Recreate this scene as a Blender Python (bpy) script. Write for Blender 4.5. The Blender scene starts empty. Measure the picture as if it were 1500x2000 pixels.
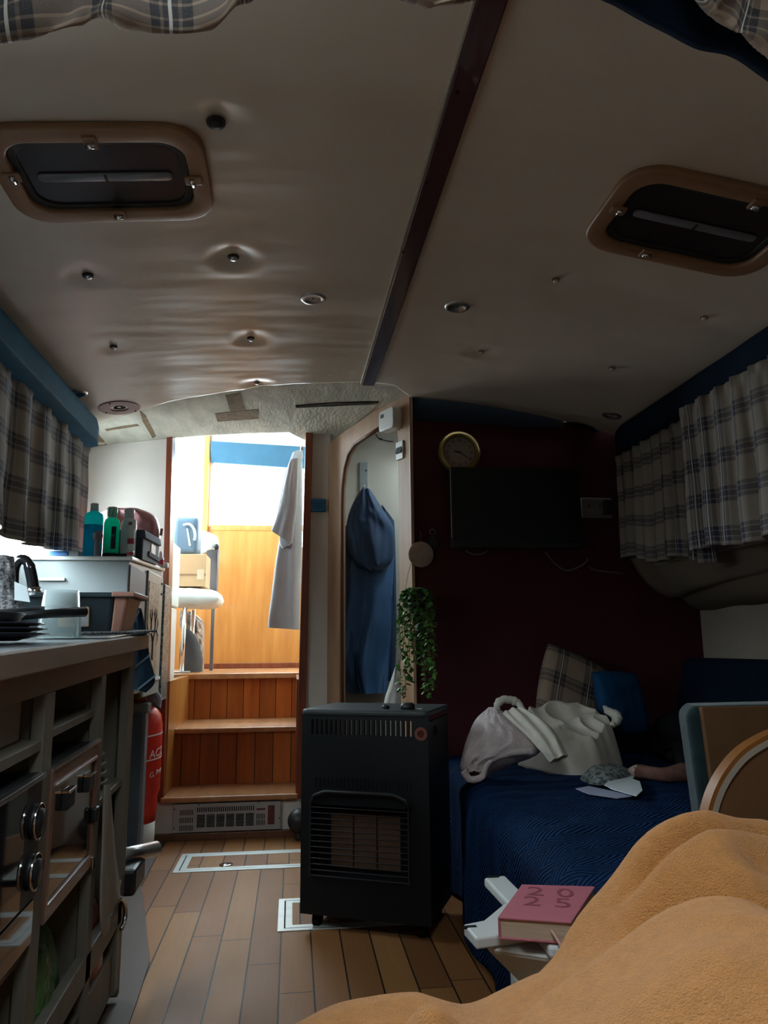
import bpy, bmesh, math, random
from mathutils import Vector, Matrix, noise
random.seed(7)
PI = math.pi
SC = bpy.context.scene
COL = SC.collection

# ------------------------------------------------------------------ camera, light, exposure
F_PX, YAW, TILT, ROLL = 1450.0, math.radians(7.0), math.radians(10.2), math.radians(-0.5)
CAM = Vector((0, 0, .85))
fw = Vector((math.sin(YAW)*math.cos(TILT), math.cos(YAW)*math.cos(TILT), math.sin(TILT)))
rt0 = Vector((math.cos(YAW), -math.sin(YAW), 0)); up0 = rt0.cross(fw)
rt = rt0*math.cos(ROLL) + up0*math.sin(ROLL); up = rt.cross(fw)
cd = bpy.data.cameras.new('camera'); cam = bpy.data.objects.new('camera', cd); COL.objects.link(cam)
cd.sensor_fit = 'VERTICAL'; cd.sensor_height = 36.0; cd.lens = F_PX/2000*36.0; cd.clip_start = .02
cam.matrix_world = Matrix(((rt.x, up.x, -fw.x, CAM.x), (rt.y, up.y, -fw.y, CAM.y), (rt.z, up.z, -fw.z, CAM.z), (0, 0, 0, 1)))
SC.camera = cam
SC.view_settings.view_transform = 'Standard'
SC.view_settings.look = 'None'
SC.view_settings.gamma = 1.0
SC.view_settings.use_curve_mapping = False
SC.view_settings.exposure = 1.1
w = bpy.data.worlds.new('overcast_sky'); SC.world = w; w.use_nodes = True
bg = w.node_tree.nodes['Background']
bg.inputs[0].default_value = (.80, .93, 1.0, 1); bg.inputs[1].default_value = 14.0
SC.cycles.max_bounces = 10; SC.cycles.diffuse_bounces = 5; SC.cycles.glossy_bounces = 4
SC.cycles.transparent_max_bounces = 12; SC.cycles.transmission_bounces = 8
SC.cycles.caustics_reflective = False; SC.cycles.caustics_refractive = False
SC.cycles.sample_clamp_indirect = 6.0
SC.cycles.use_denoising = True

def portal(name, loc, target, sx, sy):
    l = bpy.data.lights.new(name, 'AREA'); l.shape = 'RECTANGLE'; l.size = sx; l.size_y = sy
    l.cycles.is_portal = True
    o = bpy.data.objects.new(name, l); COL.objects.link(o); o.location = loc
    o.rotation_euler = (Vector(target)-Vector(loc)).to_track_quat('-Z', 'Y').to_euler()
portal('sky_at_stern_windows', (-.32, 5.36, 1.98), (-.32, 4, 1.98), 1.5, .86)
portal('sky_at_wheelhouse_left_window', (-1.09, 4.59, 1.91), (0, 4.59, 1.91), 1.14, .66)
portal('sky_at_galley_window', (-1.08, 2.2, 1.40), (0, 2.2, 1.40), 2.3, .46)
portal('sky_at_unseen_fore_hatch', (.10, .25, 1.99), (.10, .25, 0), .42, .40)  # unseen opening, placed and sized to light the blanket
portal('sky_at_added_washroom_hatch', (.80, 3.50, 2.03), (.80, 3.50, 0), .24, .24)  # unseen roof opening added to brighten the washroom

# ------------------------------------------------------------------ pixel rays (1500 x 2000 frame) onto real planes
def ray(px, py): return fw + rt*((px-750)/F_PX) - up*((py-1000)/F_PX)
def at_y(px, py, Y): d = ray(px, py); return CAM + d*(Y/d.y)
def at_x(px, py, X): d = ray(px, py); return CAM + d*(X/d.x)
def at_z(px, py, Z): d = ray(px, py); return CAM + d*((Z-CAM.z)/d.z)

# ------------------------------------------------------------------ materials
class N:
    def __init__(s, name):
        s.m = bpy.data.materials.new(name); s.m.use_nodes = True
        s.t = s.m.node_tree; s.n = s.t.nodes; s.p = s.n['Principled BSDF']; s.out = s.n['Material Output']
    def node(s, ty, **k):
        n = s.n.new(ty)
        for a, b in k.items(): setattr(n, a, b)
        return n
    def link(s, a, b): s.t.links.new(a, b)
    def val(s, sock, v):
        if hasattr(v, 'is_output'): s.link(v, sock)
        else: sock.default_value = v
    def math(s, op, a, b=0.0, c=0.0):
        n = s.node('ShaderNodeMath', operation=op); s.val(n.inputs[0], a); s.val(n.inputs[1], b); s.val(n.inputs[2], c); return n.outputs[0]
    def mix(s, fac, a, b, mode='MIX'):
        n = s.node('ShaderNodeMix', data_type='RGBA', blend_type=mode)
        s.val(n.inputs[0], fac); s.val(n.inputs[6], a); s.val(n.inputs[7], b); return n.outputs[2]
    def ramp(s, fac, stops, interp='LINEAR'):
        n = s.node('ShaderNodeValToRGB'); r = n.color_ramp; r.interpolation = interp
        while len(r.elements) < len(stops): r.elements.new(.5)
        for e, (p, c) in zip(r.elements, stops): e.position = p; e.color = c if len(c) == 4 else (*c, 1)
        s.link(fac, n.inputs[0]); return n.outputs[0]
    def coord(s, which='Object', scale=(1, 1, 1)):
        c = s.node('ShaderNodeTexCoord'); mp = s.node('ShaderNodeMapping'); mp.inputs['Scale'].default_value = scale
        s.link(c.outputs[which], mp.inputs[0]); return mp.outputs[0]
    def noise(s, vec, scale, detail=4, rough=.55):
        n = s.node('ShaderNodeTexNoise'); s.link(vec, n.inputs['Vector'])
        n.inputs['Scale'].default_value = scale; n.inputs['Detail'].default_value = detail; n.inputs['Roughness'].default_value = rough
        return n.outputs[0]
    def bump(s, h, strength=.3, dist=.002):
        b = s.node('ShaderNodeBump'); b.inputs['Strength'].default_value = strength; b.inputs['Distance'].default_value = dist
        s.link(h, b.inputs['Height']); s.link(b.outputs[0], s.p.inputs['Normal'])
    def set(s, **k):
        for a, v in k.items():
            nm = a.replace('_', ' ')
            s.val(s.p.inputs[nm], v)

def c4(c): return (c[0], c[1], c[2], 1)
def sh(c, f): return (min(c[0]*f, 1), min(c[1]*f, 1), min(c[2]*f, 1), 1)
def plain(name, col, rough=.55, metal=0.0, var=.18, scale=9.0, bump=0.0, bscale=120.0, bdist=.001, stretch=(1, 1, 1), spec=.5, coat=0.0, sheen=0.0, trans=0.0, ior=1.45):
    m = N(name); v = m.coord('Object', stretch)
    f = m.noise(v, scale)
    col2 = m.ramp(f, [(.25, sh(col, 1-var)), (.75, sh(col, 1+var))])
    m.set(Base_Color=col2, Roughness=rough, Metallic=metal)
    m.p.inputs['Specular IOR Level'].default_value = .12 if rough >= .65 and spec == .5 else spec
    m.p.inputs['Coat Weight'].default_value = coat
    m.p.inputs['Sheen Weight'].default_value = sheen
    m.p.inputs['Transmission Weight'].default_value = trans; m.p.inputs['IOR'].default_value = ior
    if bump: m.bump(m.noise(v, bscale, 3), bump, bdist)
    return m.m
def wood(name, dark, light, axis='Z', scale=7.0, rough=.4, coat=0.0, board=0.0, board_axis='X', seam=(.03, .012, .006)):
    m = N(name)
    st = {'X': (.12, 1, 1), 'Y': (1, .12, 1), 'Z': (1, 1, .12)}[axis]
    v = m.coord('Object', st)
    f = m.noise(v, scale*4, 6, .65); g = m.noise(v, scale, 2)
    col = m.mix(.45, m.ramp(f, [(.3, c4(dark)), (.7, c4(light))]), m.ramp(g, [(.35, c4(dark)), (.65, c4(light))]))
    m.p.inputs['Specular IOR Level'].default_value = .3
    hgt = f
    if board:
        sx = m.node('ShaderNodeSeparateXYZ'); m.link(m.coord('Object'), sx.inputs[0])
        a = m.math('DIVIDE', sx.outputs[board_axis], board)
        idx = m.math('FLOOR', a); fr = m.math('FRACT', a)
        wn = m.node('ShaderNodeTexWhiteNoise', noise_dimensions='1D'); m.link(idx, wn.inputs['W'])
        hs = m.node('ShaderNodeHueSaturation'); m.link(col, hs.inputs['Color'])
        m.link(m.math('MULTIPLY_ADD', wn.outputs[0], .5, .75), hs.inputs['Value']); col = hs.outputs[0]
        edge = m.math('LESS_THAN', fr, .045)
        col = m.mix(edge, col, c4(seam))
    m.set(Base_Color=col, Roughness=rough); m.p.inputs['Coat Weight'].default_value = coat
    m.bump(hgt, .12, .001)
    return m.m
def floor_mat(name, board=.0875):
    m = N(name)
    sx = m.node('ShaderNodeSeparateXYZ'); m.link(m.coord('Object'), sx.inputs[0])
    a = m.math('DIVIDE', sx.outputs['X'], board); idx = m.math('FLOOR', a); fr = m.math('FRACT', a)
    w1 = m.node('ShaderNodeTexWhiteNoise', noise_dimensions='1D'); m.link(idx, w1.inputs['W'])
    yy = m.math('MULTIPLY_ADD', sx.outputs['Y'], 1.15, m.math('MULTIPLY', w1.outputs[0], 7.0))
    yi = m.math('FLOOR', yy); yf = m.math('FRACT', yy)
    cb = m.node('ShaderNodeCombineXYZ'); m.link(idx, cb.inputs[0]); m.link(yi, cb.inputs[1])
    w2 = m.node('ShaderNodeTexWhiteNoise', noise_dimensions='2D'); m.link(cb.outputs[0], w2.inputs['Vector'])
    v = m.coord('Object', (1, .06, 1)); g = m.noise(v, 55, 6, .7); p = m.noise(m.coord('Object', (1, .5, 1)), 6, 3)
    base = m.ramp(w2.outputs[0], [(0, (.17, .062, .018)), (.5, (.29, .115, .034)), (1, (.38, .175, .056))])
    base = m.mix(m.math('MULTIPLY', g, .55), base, (.10, .042, .016, 1))
    base = m.mix(m.math('MULTIPLY', p, .35), base, (.27, .135, .06, 1))
    seam = m.math('MAXIMUM', m.math('LESS_THAN', fr, .05), m.math('LESS_THAN', yf, .004))
    col = m.mix(seam, base, (.012, .009, .007, 1))
    m.set(Base_Color=col, Roughness=m.math('MULTIPLY_ADD', p, .3, .38)); m.p.inputs['Specular IOR Level'].default_value = .28
    h = m.math('SUBTRACT', m.math('MULTIPLY', g, .25), seam); m.bump(h, .5, .0012)
    return m.m
def plaid(name, base, bar, line, per=.105, transl=0.0, rough=.85):
    m = N(name)
    sx = m.node('ShaderNodeSeparateXYZ'); uv = m.node('ShaderNodeUVMap'); m.link(uv.outputs[0], sx.inputs[0])
    def stripes(s, off):
        f = m.math('FRACT', m.math('MULTIPLY_ADD', s, 1/per, off))
        return m.ramp(f, [(0, (0, 0, 0)), (.50, (.62,)*3), (.60, (.1,)*3), (.63, (.75,)*3), (.76, (.15,)*3), (.79, (.6,)*3), (.88, (0, 0, 0))], 'CONSTANT')
    a = stripes(sx.outputs[0], .1); b = stripes(sx.outputs[1], .4)
    s = m.math('MINIMUM', m.math('ADD', m.math('MULTIPLY', a, .82), m.math('MULTIPLY', b, .88)), 1.0)
    nz = m.noise(m.coord('Object'), 400, 2)
    s2 = m.math('MULTIPLY', s, m.math('MULTIPLY_ADD', nz, .3, .8))
    col = m.mix(s2, c4(base), c4(bar))
    fl = m.math('FRACT', m.math('MULTIPLY_ADD', sx.outputs[0], 1/per, .42))
    col = m.mix(m.math('MULTIPLY', m.math('LESS_THAN', fl, .03), .7), col, c4(line))
    m.set(Base_Color=col, Roughness=rough)
    m.bump(m.noise(m.coord('Object'), 700, 2), .25, .001)
    if transl:
        tr = m.node('ShaderNodeBsdfTranslucent'); m.link(col, tr.inputs[0])
        mx = m.node('ShaderNodeMixShader'); mx.inputs[0].default_value = transl
        m.link(m.p.outputs[0], mx.inputs[1]); m.link(tr.outputs[0], mx.inputs[2]); m.link(mx.outputs[0], m.out.inputs[0])
    return m.m
def liquid(name, col, f):
    m = N(name); m.set(Base_Color=c4(col), Roughness=.12)
    tr = m.node('ShaderNodeBsdfTranslucent'); tr.inputs[0].default_value = c4(col)
    mx = m.node('ShaderNodeMixShader'); mx.inputs[0].default_value = f
    m.link(m.p.outputs[0], mx.inputs[1]); m.link(tr.outputs[0], mx.inputs[2]); m.link(mx.outputs[0], m.out.inputs[0]); return m.m
def pane_mat(name, tint=(1, 1, 1), ior=1.3):
    m = N(name)
    t = m.node('ShaderNodeBsdfTransparent'); t.inputs[0].default_value = c4(tint)
    g = m.node('ShaderNodeBsdfGlossy'); g.inputs['Roughness'].default_value = .02
    lw = m.node('ShaderNodeLayerWeight'); lw.inputs[0].default_value = .5
    mx = m.node('ShaderNodeMixShader'); m.link(m.math('MULTIPLY_ADD', m.math('POWER', lw.outputs['Facing'], 4.0), (ior-1)*.8, .03), mx.inputs[0]); m.link(t.outputs[0], mx.inputs[1]); m.link(g.outputs[0], mx.inputs[2])
    m.link(mx.outputs[0], m.out.inputs[0]); return m.m
def cup_mat(name):
    m = N(name); m.set(Base_Color=(.62, .70, .70, 1), Roughness=.12)
    t = m.node('ShaderNodeBsdfTransparent'); t.inputs[0].default_value = (.92, .97, .97, 1)
    lw = m.node('ShaderNodeLayerWeight'); lw.inputs[0].default_value = .5
    mx = m.node('ShaderNodeMixShader'); m.link(m.math('MULTIPLY_ADD', lw.outputs['Facing'], .45, .10), mx.inputs[0])
    m.link(t.outputs[0], mx.inputs[1]); m.link(m.p.outputs[0], mx.inputs[2]); m.link(mx.outputs[0], m.out.inputs[0]); return m.m
def quilt_mat(name, col):
    m = N(name)
    uv = m.node('ShaderNodeUVMap'); sx = m.node('ShaderNodeSeparateXYZ'); m.link(uv.outputs[0], sx.inputs[0])
    zig = m.math('PINGPONG', m.math('MULTIPLY', sx.outputs[0], 1.0), .055)
    ph = m.math('MULTIPLY', m.math('ADD', sx.outputs[1], m.math('MULTIPLY', zig, 1.1)), 2*PI/.034)
    wv = m.math('ABSOLUTE', m.math('SINE', m.math('ADD', ph, m.math('MULTIPLY', m.noise(uv.outputs[0], 9, 2), 2.5))))
    v = m.noise(m.coord('Object'), 12, 4)
    m.p.inputs['Specular IOR Level'].default_value = .1
    c = m.mix(wv, sh(col, .45), m.ramp(v, [(.3, sh(col, .8)), (.7, sh(col, 1.2))]))
    m.set(Base_Color=c, Roughness=.8); m.p.inputs['Sheen Weight'].default_value = .0
    m.bump(wv, 1.0, .018); return m.m
def speckle(name, a, b, scale=160, rough=.7):
    m = N(name); f = m.noise(m.coord('Object'), scale, 3, .7)
    m.set(Base_Color=m.ramp(f, [(.42, c4(a)), (.58, c4(b))]), Roughness=rough); m.bump(f, .5, .003); return m.m

M = {}
M['vinyl'] = plain('cream_vinyl_lining', (.67, .585, .475), .36, var=.10, scale=2.2, bump=.30, bscale=45, bdist=.0012, stretch=(.3, 1, 1))
M['foam'] = plain('old_foam_backing', (.56, .54, .45), .8, var=.25, scale=14, bump=.7, bscale=70, bdist=.006, stretch=(1, .3, 1))
M['stain'] = plain('torn_lining_residue', (.22, .16, .10), .9, var=.4, scale=40, bump=.6, bscale=90, bdist=.004)
M['cream'] = plain('cream_paint', (.62, .56, .50), .55, var=.06, scale=4, bump=.1, bscale=60)
M['wash'] = plain('washroom_paint', (.50, .49, .42), .55, var=.05, scale=4)
M['beige'] = plain('beige_lining', (.42, .36, .30), .7, var=.1, scale=5, bump=.2, bscale=200)
M['white'] = plain('white_gloss_paint', (.72, .74, .70), .35, var=.05, scale=5)
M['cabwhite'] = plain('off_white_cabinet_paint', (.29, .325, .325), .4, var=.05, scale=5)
M['offwhite'] = plain('off_white_plastic', (.62, .61, .57), .4, var=.05, scale=12)
M['red'] = plain('maroon_bulkhead_lining', (.060, .014, .018), .75, var=.15, scale=5, bump=.25, bscale=300)
M['navypad'] = plain('navy_bulkhead_lining', (.004, .007, .012), .8, var=.2, scale=8)
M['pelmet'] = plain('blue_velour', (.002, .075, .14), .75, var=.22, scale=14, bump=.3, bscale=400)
M['pelmet_dark'] = plain('navy_and_shaded_blue_velour', (.005, .013, .028), .85, var=.2, scale=14, bump=.3, bscale=400)  # blue velour darkened to paint in the right pelmet's shade; also the navy band
M['teakfloor'] = floor_mat('teak_plank_floor')
M['sole'] = plain('painted_sole_margin', (.07, .046, .036), .6, var=.2, scale=10, stretch=(1, .3, 1))
M['alu'] = plain('brushed_aluminium_edging', (.62, .66, .64), .38, .5, var=.12, scale=30, stretch=(.2, 1, 1))
M['mahog'] = wood('mahogany_trim', (.13, .030, .014), (.26, .07, .028), 'Z', 9, .35, .3)
M['batten'] = wood('dark_mahogany_batten', (.045, .016, .019), (.085, .028, .030), 'Y', 9, .35, .4)
M['steps'] = wood('orange_teak_boards', (.32, .075, .014), (.54, .16, .032), 'Z', 8, .38, .25, board=.089, board_axis='X')
M['tread'] = wood('worn_teak_treads', (.33, .13, .05), (.52, .25, .11), 'Y', 8, .4, .2)
M['panel'] = wood('varnished_plywood', (.40, .14, .028), (.62, .29, .075), 'Z', 5, .32, .4)
M['ply'] = wood('plywood_arch_frame', (.30, .165, .095), (.46, .29, .18), 'Z', 6, .5)
M['plydark'] = wood('arch_edge_lipping', (.10, .04, .02), (.18, .08, .04), 'Z', 8, .4)
M['galley'] = wood('grey_green_painted_wood', (.11, .098, .076), (.17, .152, .12), 'Z', 7, .5)
M['galleyrail'] = wood('grey_brown_rail', (.12, .08, .058), (.20, .14, .10), 'Y', 9, .5)
M['worktop'] = plain('grey_laminate', (.22, .235, .24), .35, var=.1, scale=20)
M['copper'] = wood('brown_door_frame', (.12, .06, .04), (.20, .11, .075), 'Z', 9, .35, .2)
M['blackgloss'] = plain('black_glass', (.012, .010, .011), .05, var=.2, spec=1.0, coat=.6)
M['black'] = plain('black_plastic', (.016, .017, .018), .45, var=.2)
M['matblack'] = plain('matt_black_sheet_steel', (.003, .0045, .0062), .5, var=.15, spec=.4)
M['heatertop'] = plain('charcoal_powder_coat', (.04, .047, .05), .45, var=.12, bump=.15, bscale=500)
M['tube'] = plain('rubber', (.01, .01, .011), .7)
M['chrome'] = plain('chrome', (.75, .75, .76), .14, 1.0, var=.04)
M['steel'] = plain('satin_steel', (.55, .55, .55), .32, 1.0, var=.06)
M['brass'] = plain('dull_brass', (.33, .23, .09), .38, .9, var=.15)
M['clay'] = plain('buff_ceramic_plaque', (.36, .25, .19), .95, var=.15, scale=40, bump=.3, bscale=150)
M['tan'] = plain('tan_hatch_plastic', (.30, .165, .085), .42, var=.08, scale=10)
M['acrylic'] = plain('smoked_acrylic', (.030, .020, .024), .32, var=.25, scale=6, spec=.3)
M['acrim'] = plain('acrylic_rim', (.16, .17, .185), .25, var=.2, scale=20)
M['gasket'] = plain('gasket', (.02, .017, .015), .6)
M['plaidL'] = plaid('plaid_curtain_cloth', (.30, .255, .215), (.018, .022, .045), (.62, .58, .54), .125, .07)
M['plaidS'] = plaid('plaid_swag_cloth', (.27, .195, .14), (.018, .019, .025), (.62, .56, .5), .125, 0)
M['pouch'] = plain('beige_padded_lining', (.20, .155, .115), .8, var=.1, scale=6, bump=.2, bscale=200)
M['quilt'] = quilt_mat('navy_chevron_quilt', (.004, .036, .125))
M['navycush'] = plain('navy_upholstery', (.006, .013, .030), .85, var=.2, scale=12, bump=.2, bscale=300)
M['bluecush'] = plain('blue_velvet', (.006, .045, .115), .7, var=.3, scale=9)
M['teal'] = plain('teal_fleece', (.016, .036, .040), .9, var=.3, scale=22, bump=.6, bscale=260, bdist=.003, sheen=.3)
M['tanpanel'] = plain('tan_hardboard', (.17, .085, .04), .65, var=.12, scale=14, bump=.1, bscale=300)
M['orangeedge'] = plain('orange_wood_lipping', (.27, .10, .022), .45, var=.15)
M['creamedge'] = plain('cream_edge_and_highlight_strip', (.42, .37, .29), .5, var=.05)
M['fleece'] = plain('orange_fleece', (.56, .235, .065), .95, var=.11, scale=90, bump=1.0, bscale=520, bdist=.004, sheen=.2)
M['towel'] = plain('pink_grey_towelling', (.68, .57, .56), .95, var=.2, scale=26, bump=.9, bscale=230, bdist=.005, sheen=.2)
M['sweat'] = plain('grey_beige_jersey', (.66, .61, .53), .9, var=.1, scale=20, bump=.3, bscale=350, sheen=.1)
M['shirt'] = plain('grey_white_cotton', (.56, .57, .60), .85, var=.05, scale=12, bump=.2, bscale=400)
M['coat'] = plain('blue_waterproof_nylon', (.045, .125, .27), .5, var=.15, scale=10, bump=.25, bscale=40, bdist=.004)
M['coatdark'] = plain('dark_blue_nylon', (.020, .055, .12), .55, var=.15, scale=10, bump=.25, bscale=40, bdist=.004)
M['pinkbag'] = plain('pink_pvc', (.60, .27, .27), .3, var=.22, scale=11, bump=.3, bscale=30, bdist=.004)
M['book'] = plain('pink_leatherette', (.44, .13, .165), .5, var=.06, scale=30, bump=.25, bscale=500)
M['bookdark'] = plain('debossed_pink', (.23, .05, .075), .6, var=.05)
M['paper'] = plain('page_edges', (.50, .38, .28), .8, var=.12, scale=60, stretch=(.2, .2, 6))
M['ribbon'] = plain('pink_ribbon', (.55, .33, .27), .6)
M['stool'] = plain('white_plastic', (.60, .62, .60), .4, var=.05)
M['card'] = plain('white_card', (.68, .74, .76), .6, var=.03)
M['lav'] = plain('lavender_paper', (.36, .38, .50), .5, var=.08)
M['pouchpat'] = speckle('grey_green_pattern', (.05, .07, .07), (.30, .34, .33), 70)
M['screen'] = plain('dark_tv_screen', (.003, .006, .010), .3, var=.1, spec=.5)
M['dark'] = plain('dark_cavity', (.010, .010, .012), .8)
M['wire'] = plain('grey_cable', (.14, .11, .10), .6)
M['socket'] = plain('grey_beige_socket', (.16, .14, .125), .5)
M['leafA'] = plain('vine_leaf_green', (.10, .26, .045), .5, var=.45, scale=60)
M['leafB'] = plain('dark_vine_leaf_green', (.045, .12, .03), .5, var=.45, scale=60)
M['stem'] = plain('vine_stem', (.10, .12, .04), .6)
M['gasred'] = plain('red_gas_bottle_paint', (.62, .030, .018), .35, var=.06)
M['whitetext'] = plain('white_lettering', (.78, .74, .72), .6, var=.03)
M['darktext'] = plain('dark_lettering', (.03, .025, .03), .6)
M['silver'] = speckle('silver_tree_pattern', (.04, .05, .052), (.27, .33, .32), 75, .35)
M['greyside'] = plain('grey_laminate_side', (.14, .14, .155), .55, var=.1)
M['frameside'] = plain('pale_green_grey_frame', (.30, .34, .32), .4, var=.08)
M['fabricbox'] = plain('dark_grey_fabric', (.075, .088, .105), .85, var=.12, bump=.3, bscale=300)
M['fabricfront'] = plain('mid_grey_fabric', (.25, .25, .26), .85, var=.1, bump=.3, bscale=300)
M['tub'] = plain('black_tub_plastic', (.014, .026, .032), .4, var=.12)
M['tubend'] = plain('brown_tub_end', (.36, .18, .13), .45, var=.08)
M['label'] = plain('orange_label', (.50, .25, .12), .5, var=.1)
M['labelgrey'] = plain('grey_label', (.45, .47, .48), .5, var=.15, scale=80)
M['bluebook'] = plain('blue_packet', (.03, .14, .36), .4, var=.15)
M['furgrey'] = speckle('grey_furry_cloth', (.05, .05, .055), (.26, .25, .25), 140, .95)
M['cyan'] = liquid('cyan_liquid', (.06, .95, .95), .85)
M['blueliq'] = liquid('blue_liquid', (.02, .55, .75), .8)
M['green'] = liquid('green_mouthwash', (.02, .85, .62), .85)
M['cap'] = plain('pale_cap', (.62, .66, .66), .4, var=.04)
M['frost'] = liquid('translucent_white_plastic', (.55, .60, .60), .5)
M['clear'] = cup_mat('clear_plastic')
M['pinkred'] = plain('crimson_print', (.45, .05, .09), .5)
M['cardboard'] = plain('corrugated_cardboard', (.52, .33, .18), .75, var=.06, scale=8)
M['tape'] = plain('tape', (.60, .46, .30), .35, var=.05)
M['kettle'] = plain('blue_grey_plastic', (.10, .15, .20), .4, var=.08)
M['whitefab'] = plain('white_vinyl_cushion', (.74, .76, .74), .5, var=.05, scale=14)
M['bag'] = plain('crinkled_beige_plastic', (.46, .38, .32), .35, var=.3, scale=25, bump=.9, bscale=35, bdist=.02)
M['greybag'] = plain('dark_grey_bag', (.085, .088, .095), .75, var=.15)
M['bluebeam'] = plain('blue_grey_canvas', (.045, .11, .165), .75, var=.1)
M['roof'] = plain('pale_wheelhouse_lining', (.60, .66, .68), .6, var=.05)
M['dogblack'] = plain('black_short_fur', (.008, .008, .009), .9, var=.4, scale=60, bump=.5, bscale=300, bdist=.003)
M['dogtan'] = plain('brindled_brown_fur', (.17, .085, .065), .9, var=.55, scale=28, bump=.5, bscale=300, bdist=.003)
M['dogtoe'] = plain('pale_toe_fur', (.40, .30, .27), .9, var=.2, scale=60)
M['glass'] = pane_mat('window_glass', (.97, .99, 1))
M['apron'] = plain('navy_striped_cloth', (.02, .045, .075), .8, var=.2, scale=12)
M['apronline'] = plain('pale_blue_stripe', (.22, .36, .45), .8)
M['lilac'] = plain('lilac_grey_fleece', (.28, .27, .31), .9, var=.12, bump=.3, bscale=200)
M['greybox'] = plain('cream_grey_board', (.30, .255, .21), .7, var=.1)
M['greenbag'] = plain('green_plastic_bag', (.07, .13, .04), .25, var=.35, scale=16, bump=.7, bscale=28, bdist=.02)
M['redpack'] = plain('red_brown_packet', (.22, .035, .02), .3, var=.3, scale=20)
M['dishes'] = plain('dark_dishes', (.03, .032, .045), .2, var=.2)
M['stoneware'] = plain('grey_stoneware', (.30, .26, .22), .4, var=.1)
M['knobface'] = plain('heater_orange_mark', (.16, .045, .03), .5)
M['clayplaque'] = plain('gas_burner_plaque', (.10, .06, .038), .9, var=.12, scale=60, bump=.4, bscale=260)

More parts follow.
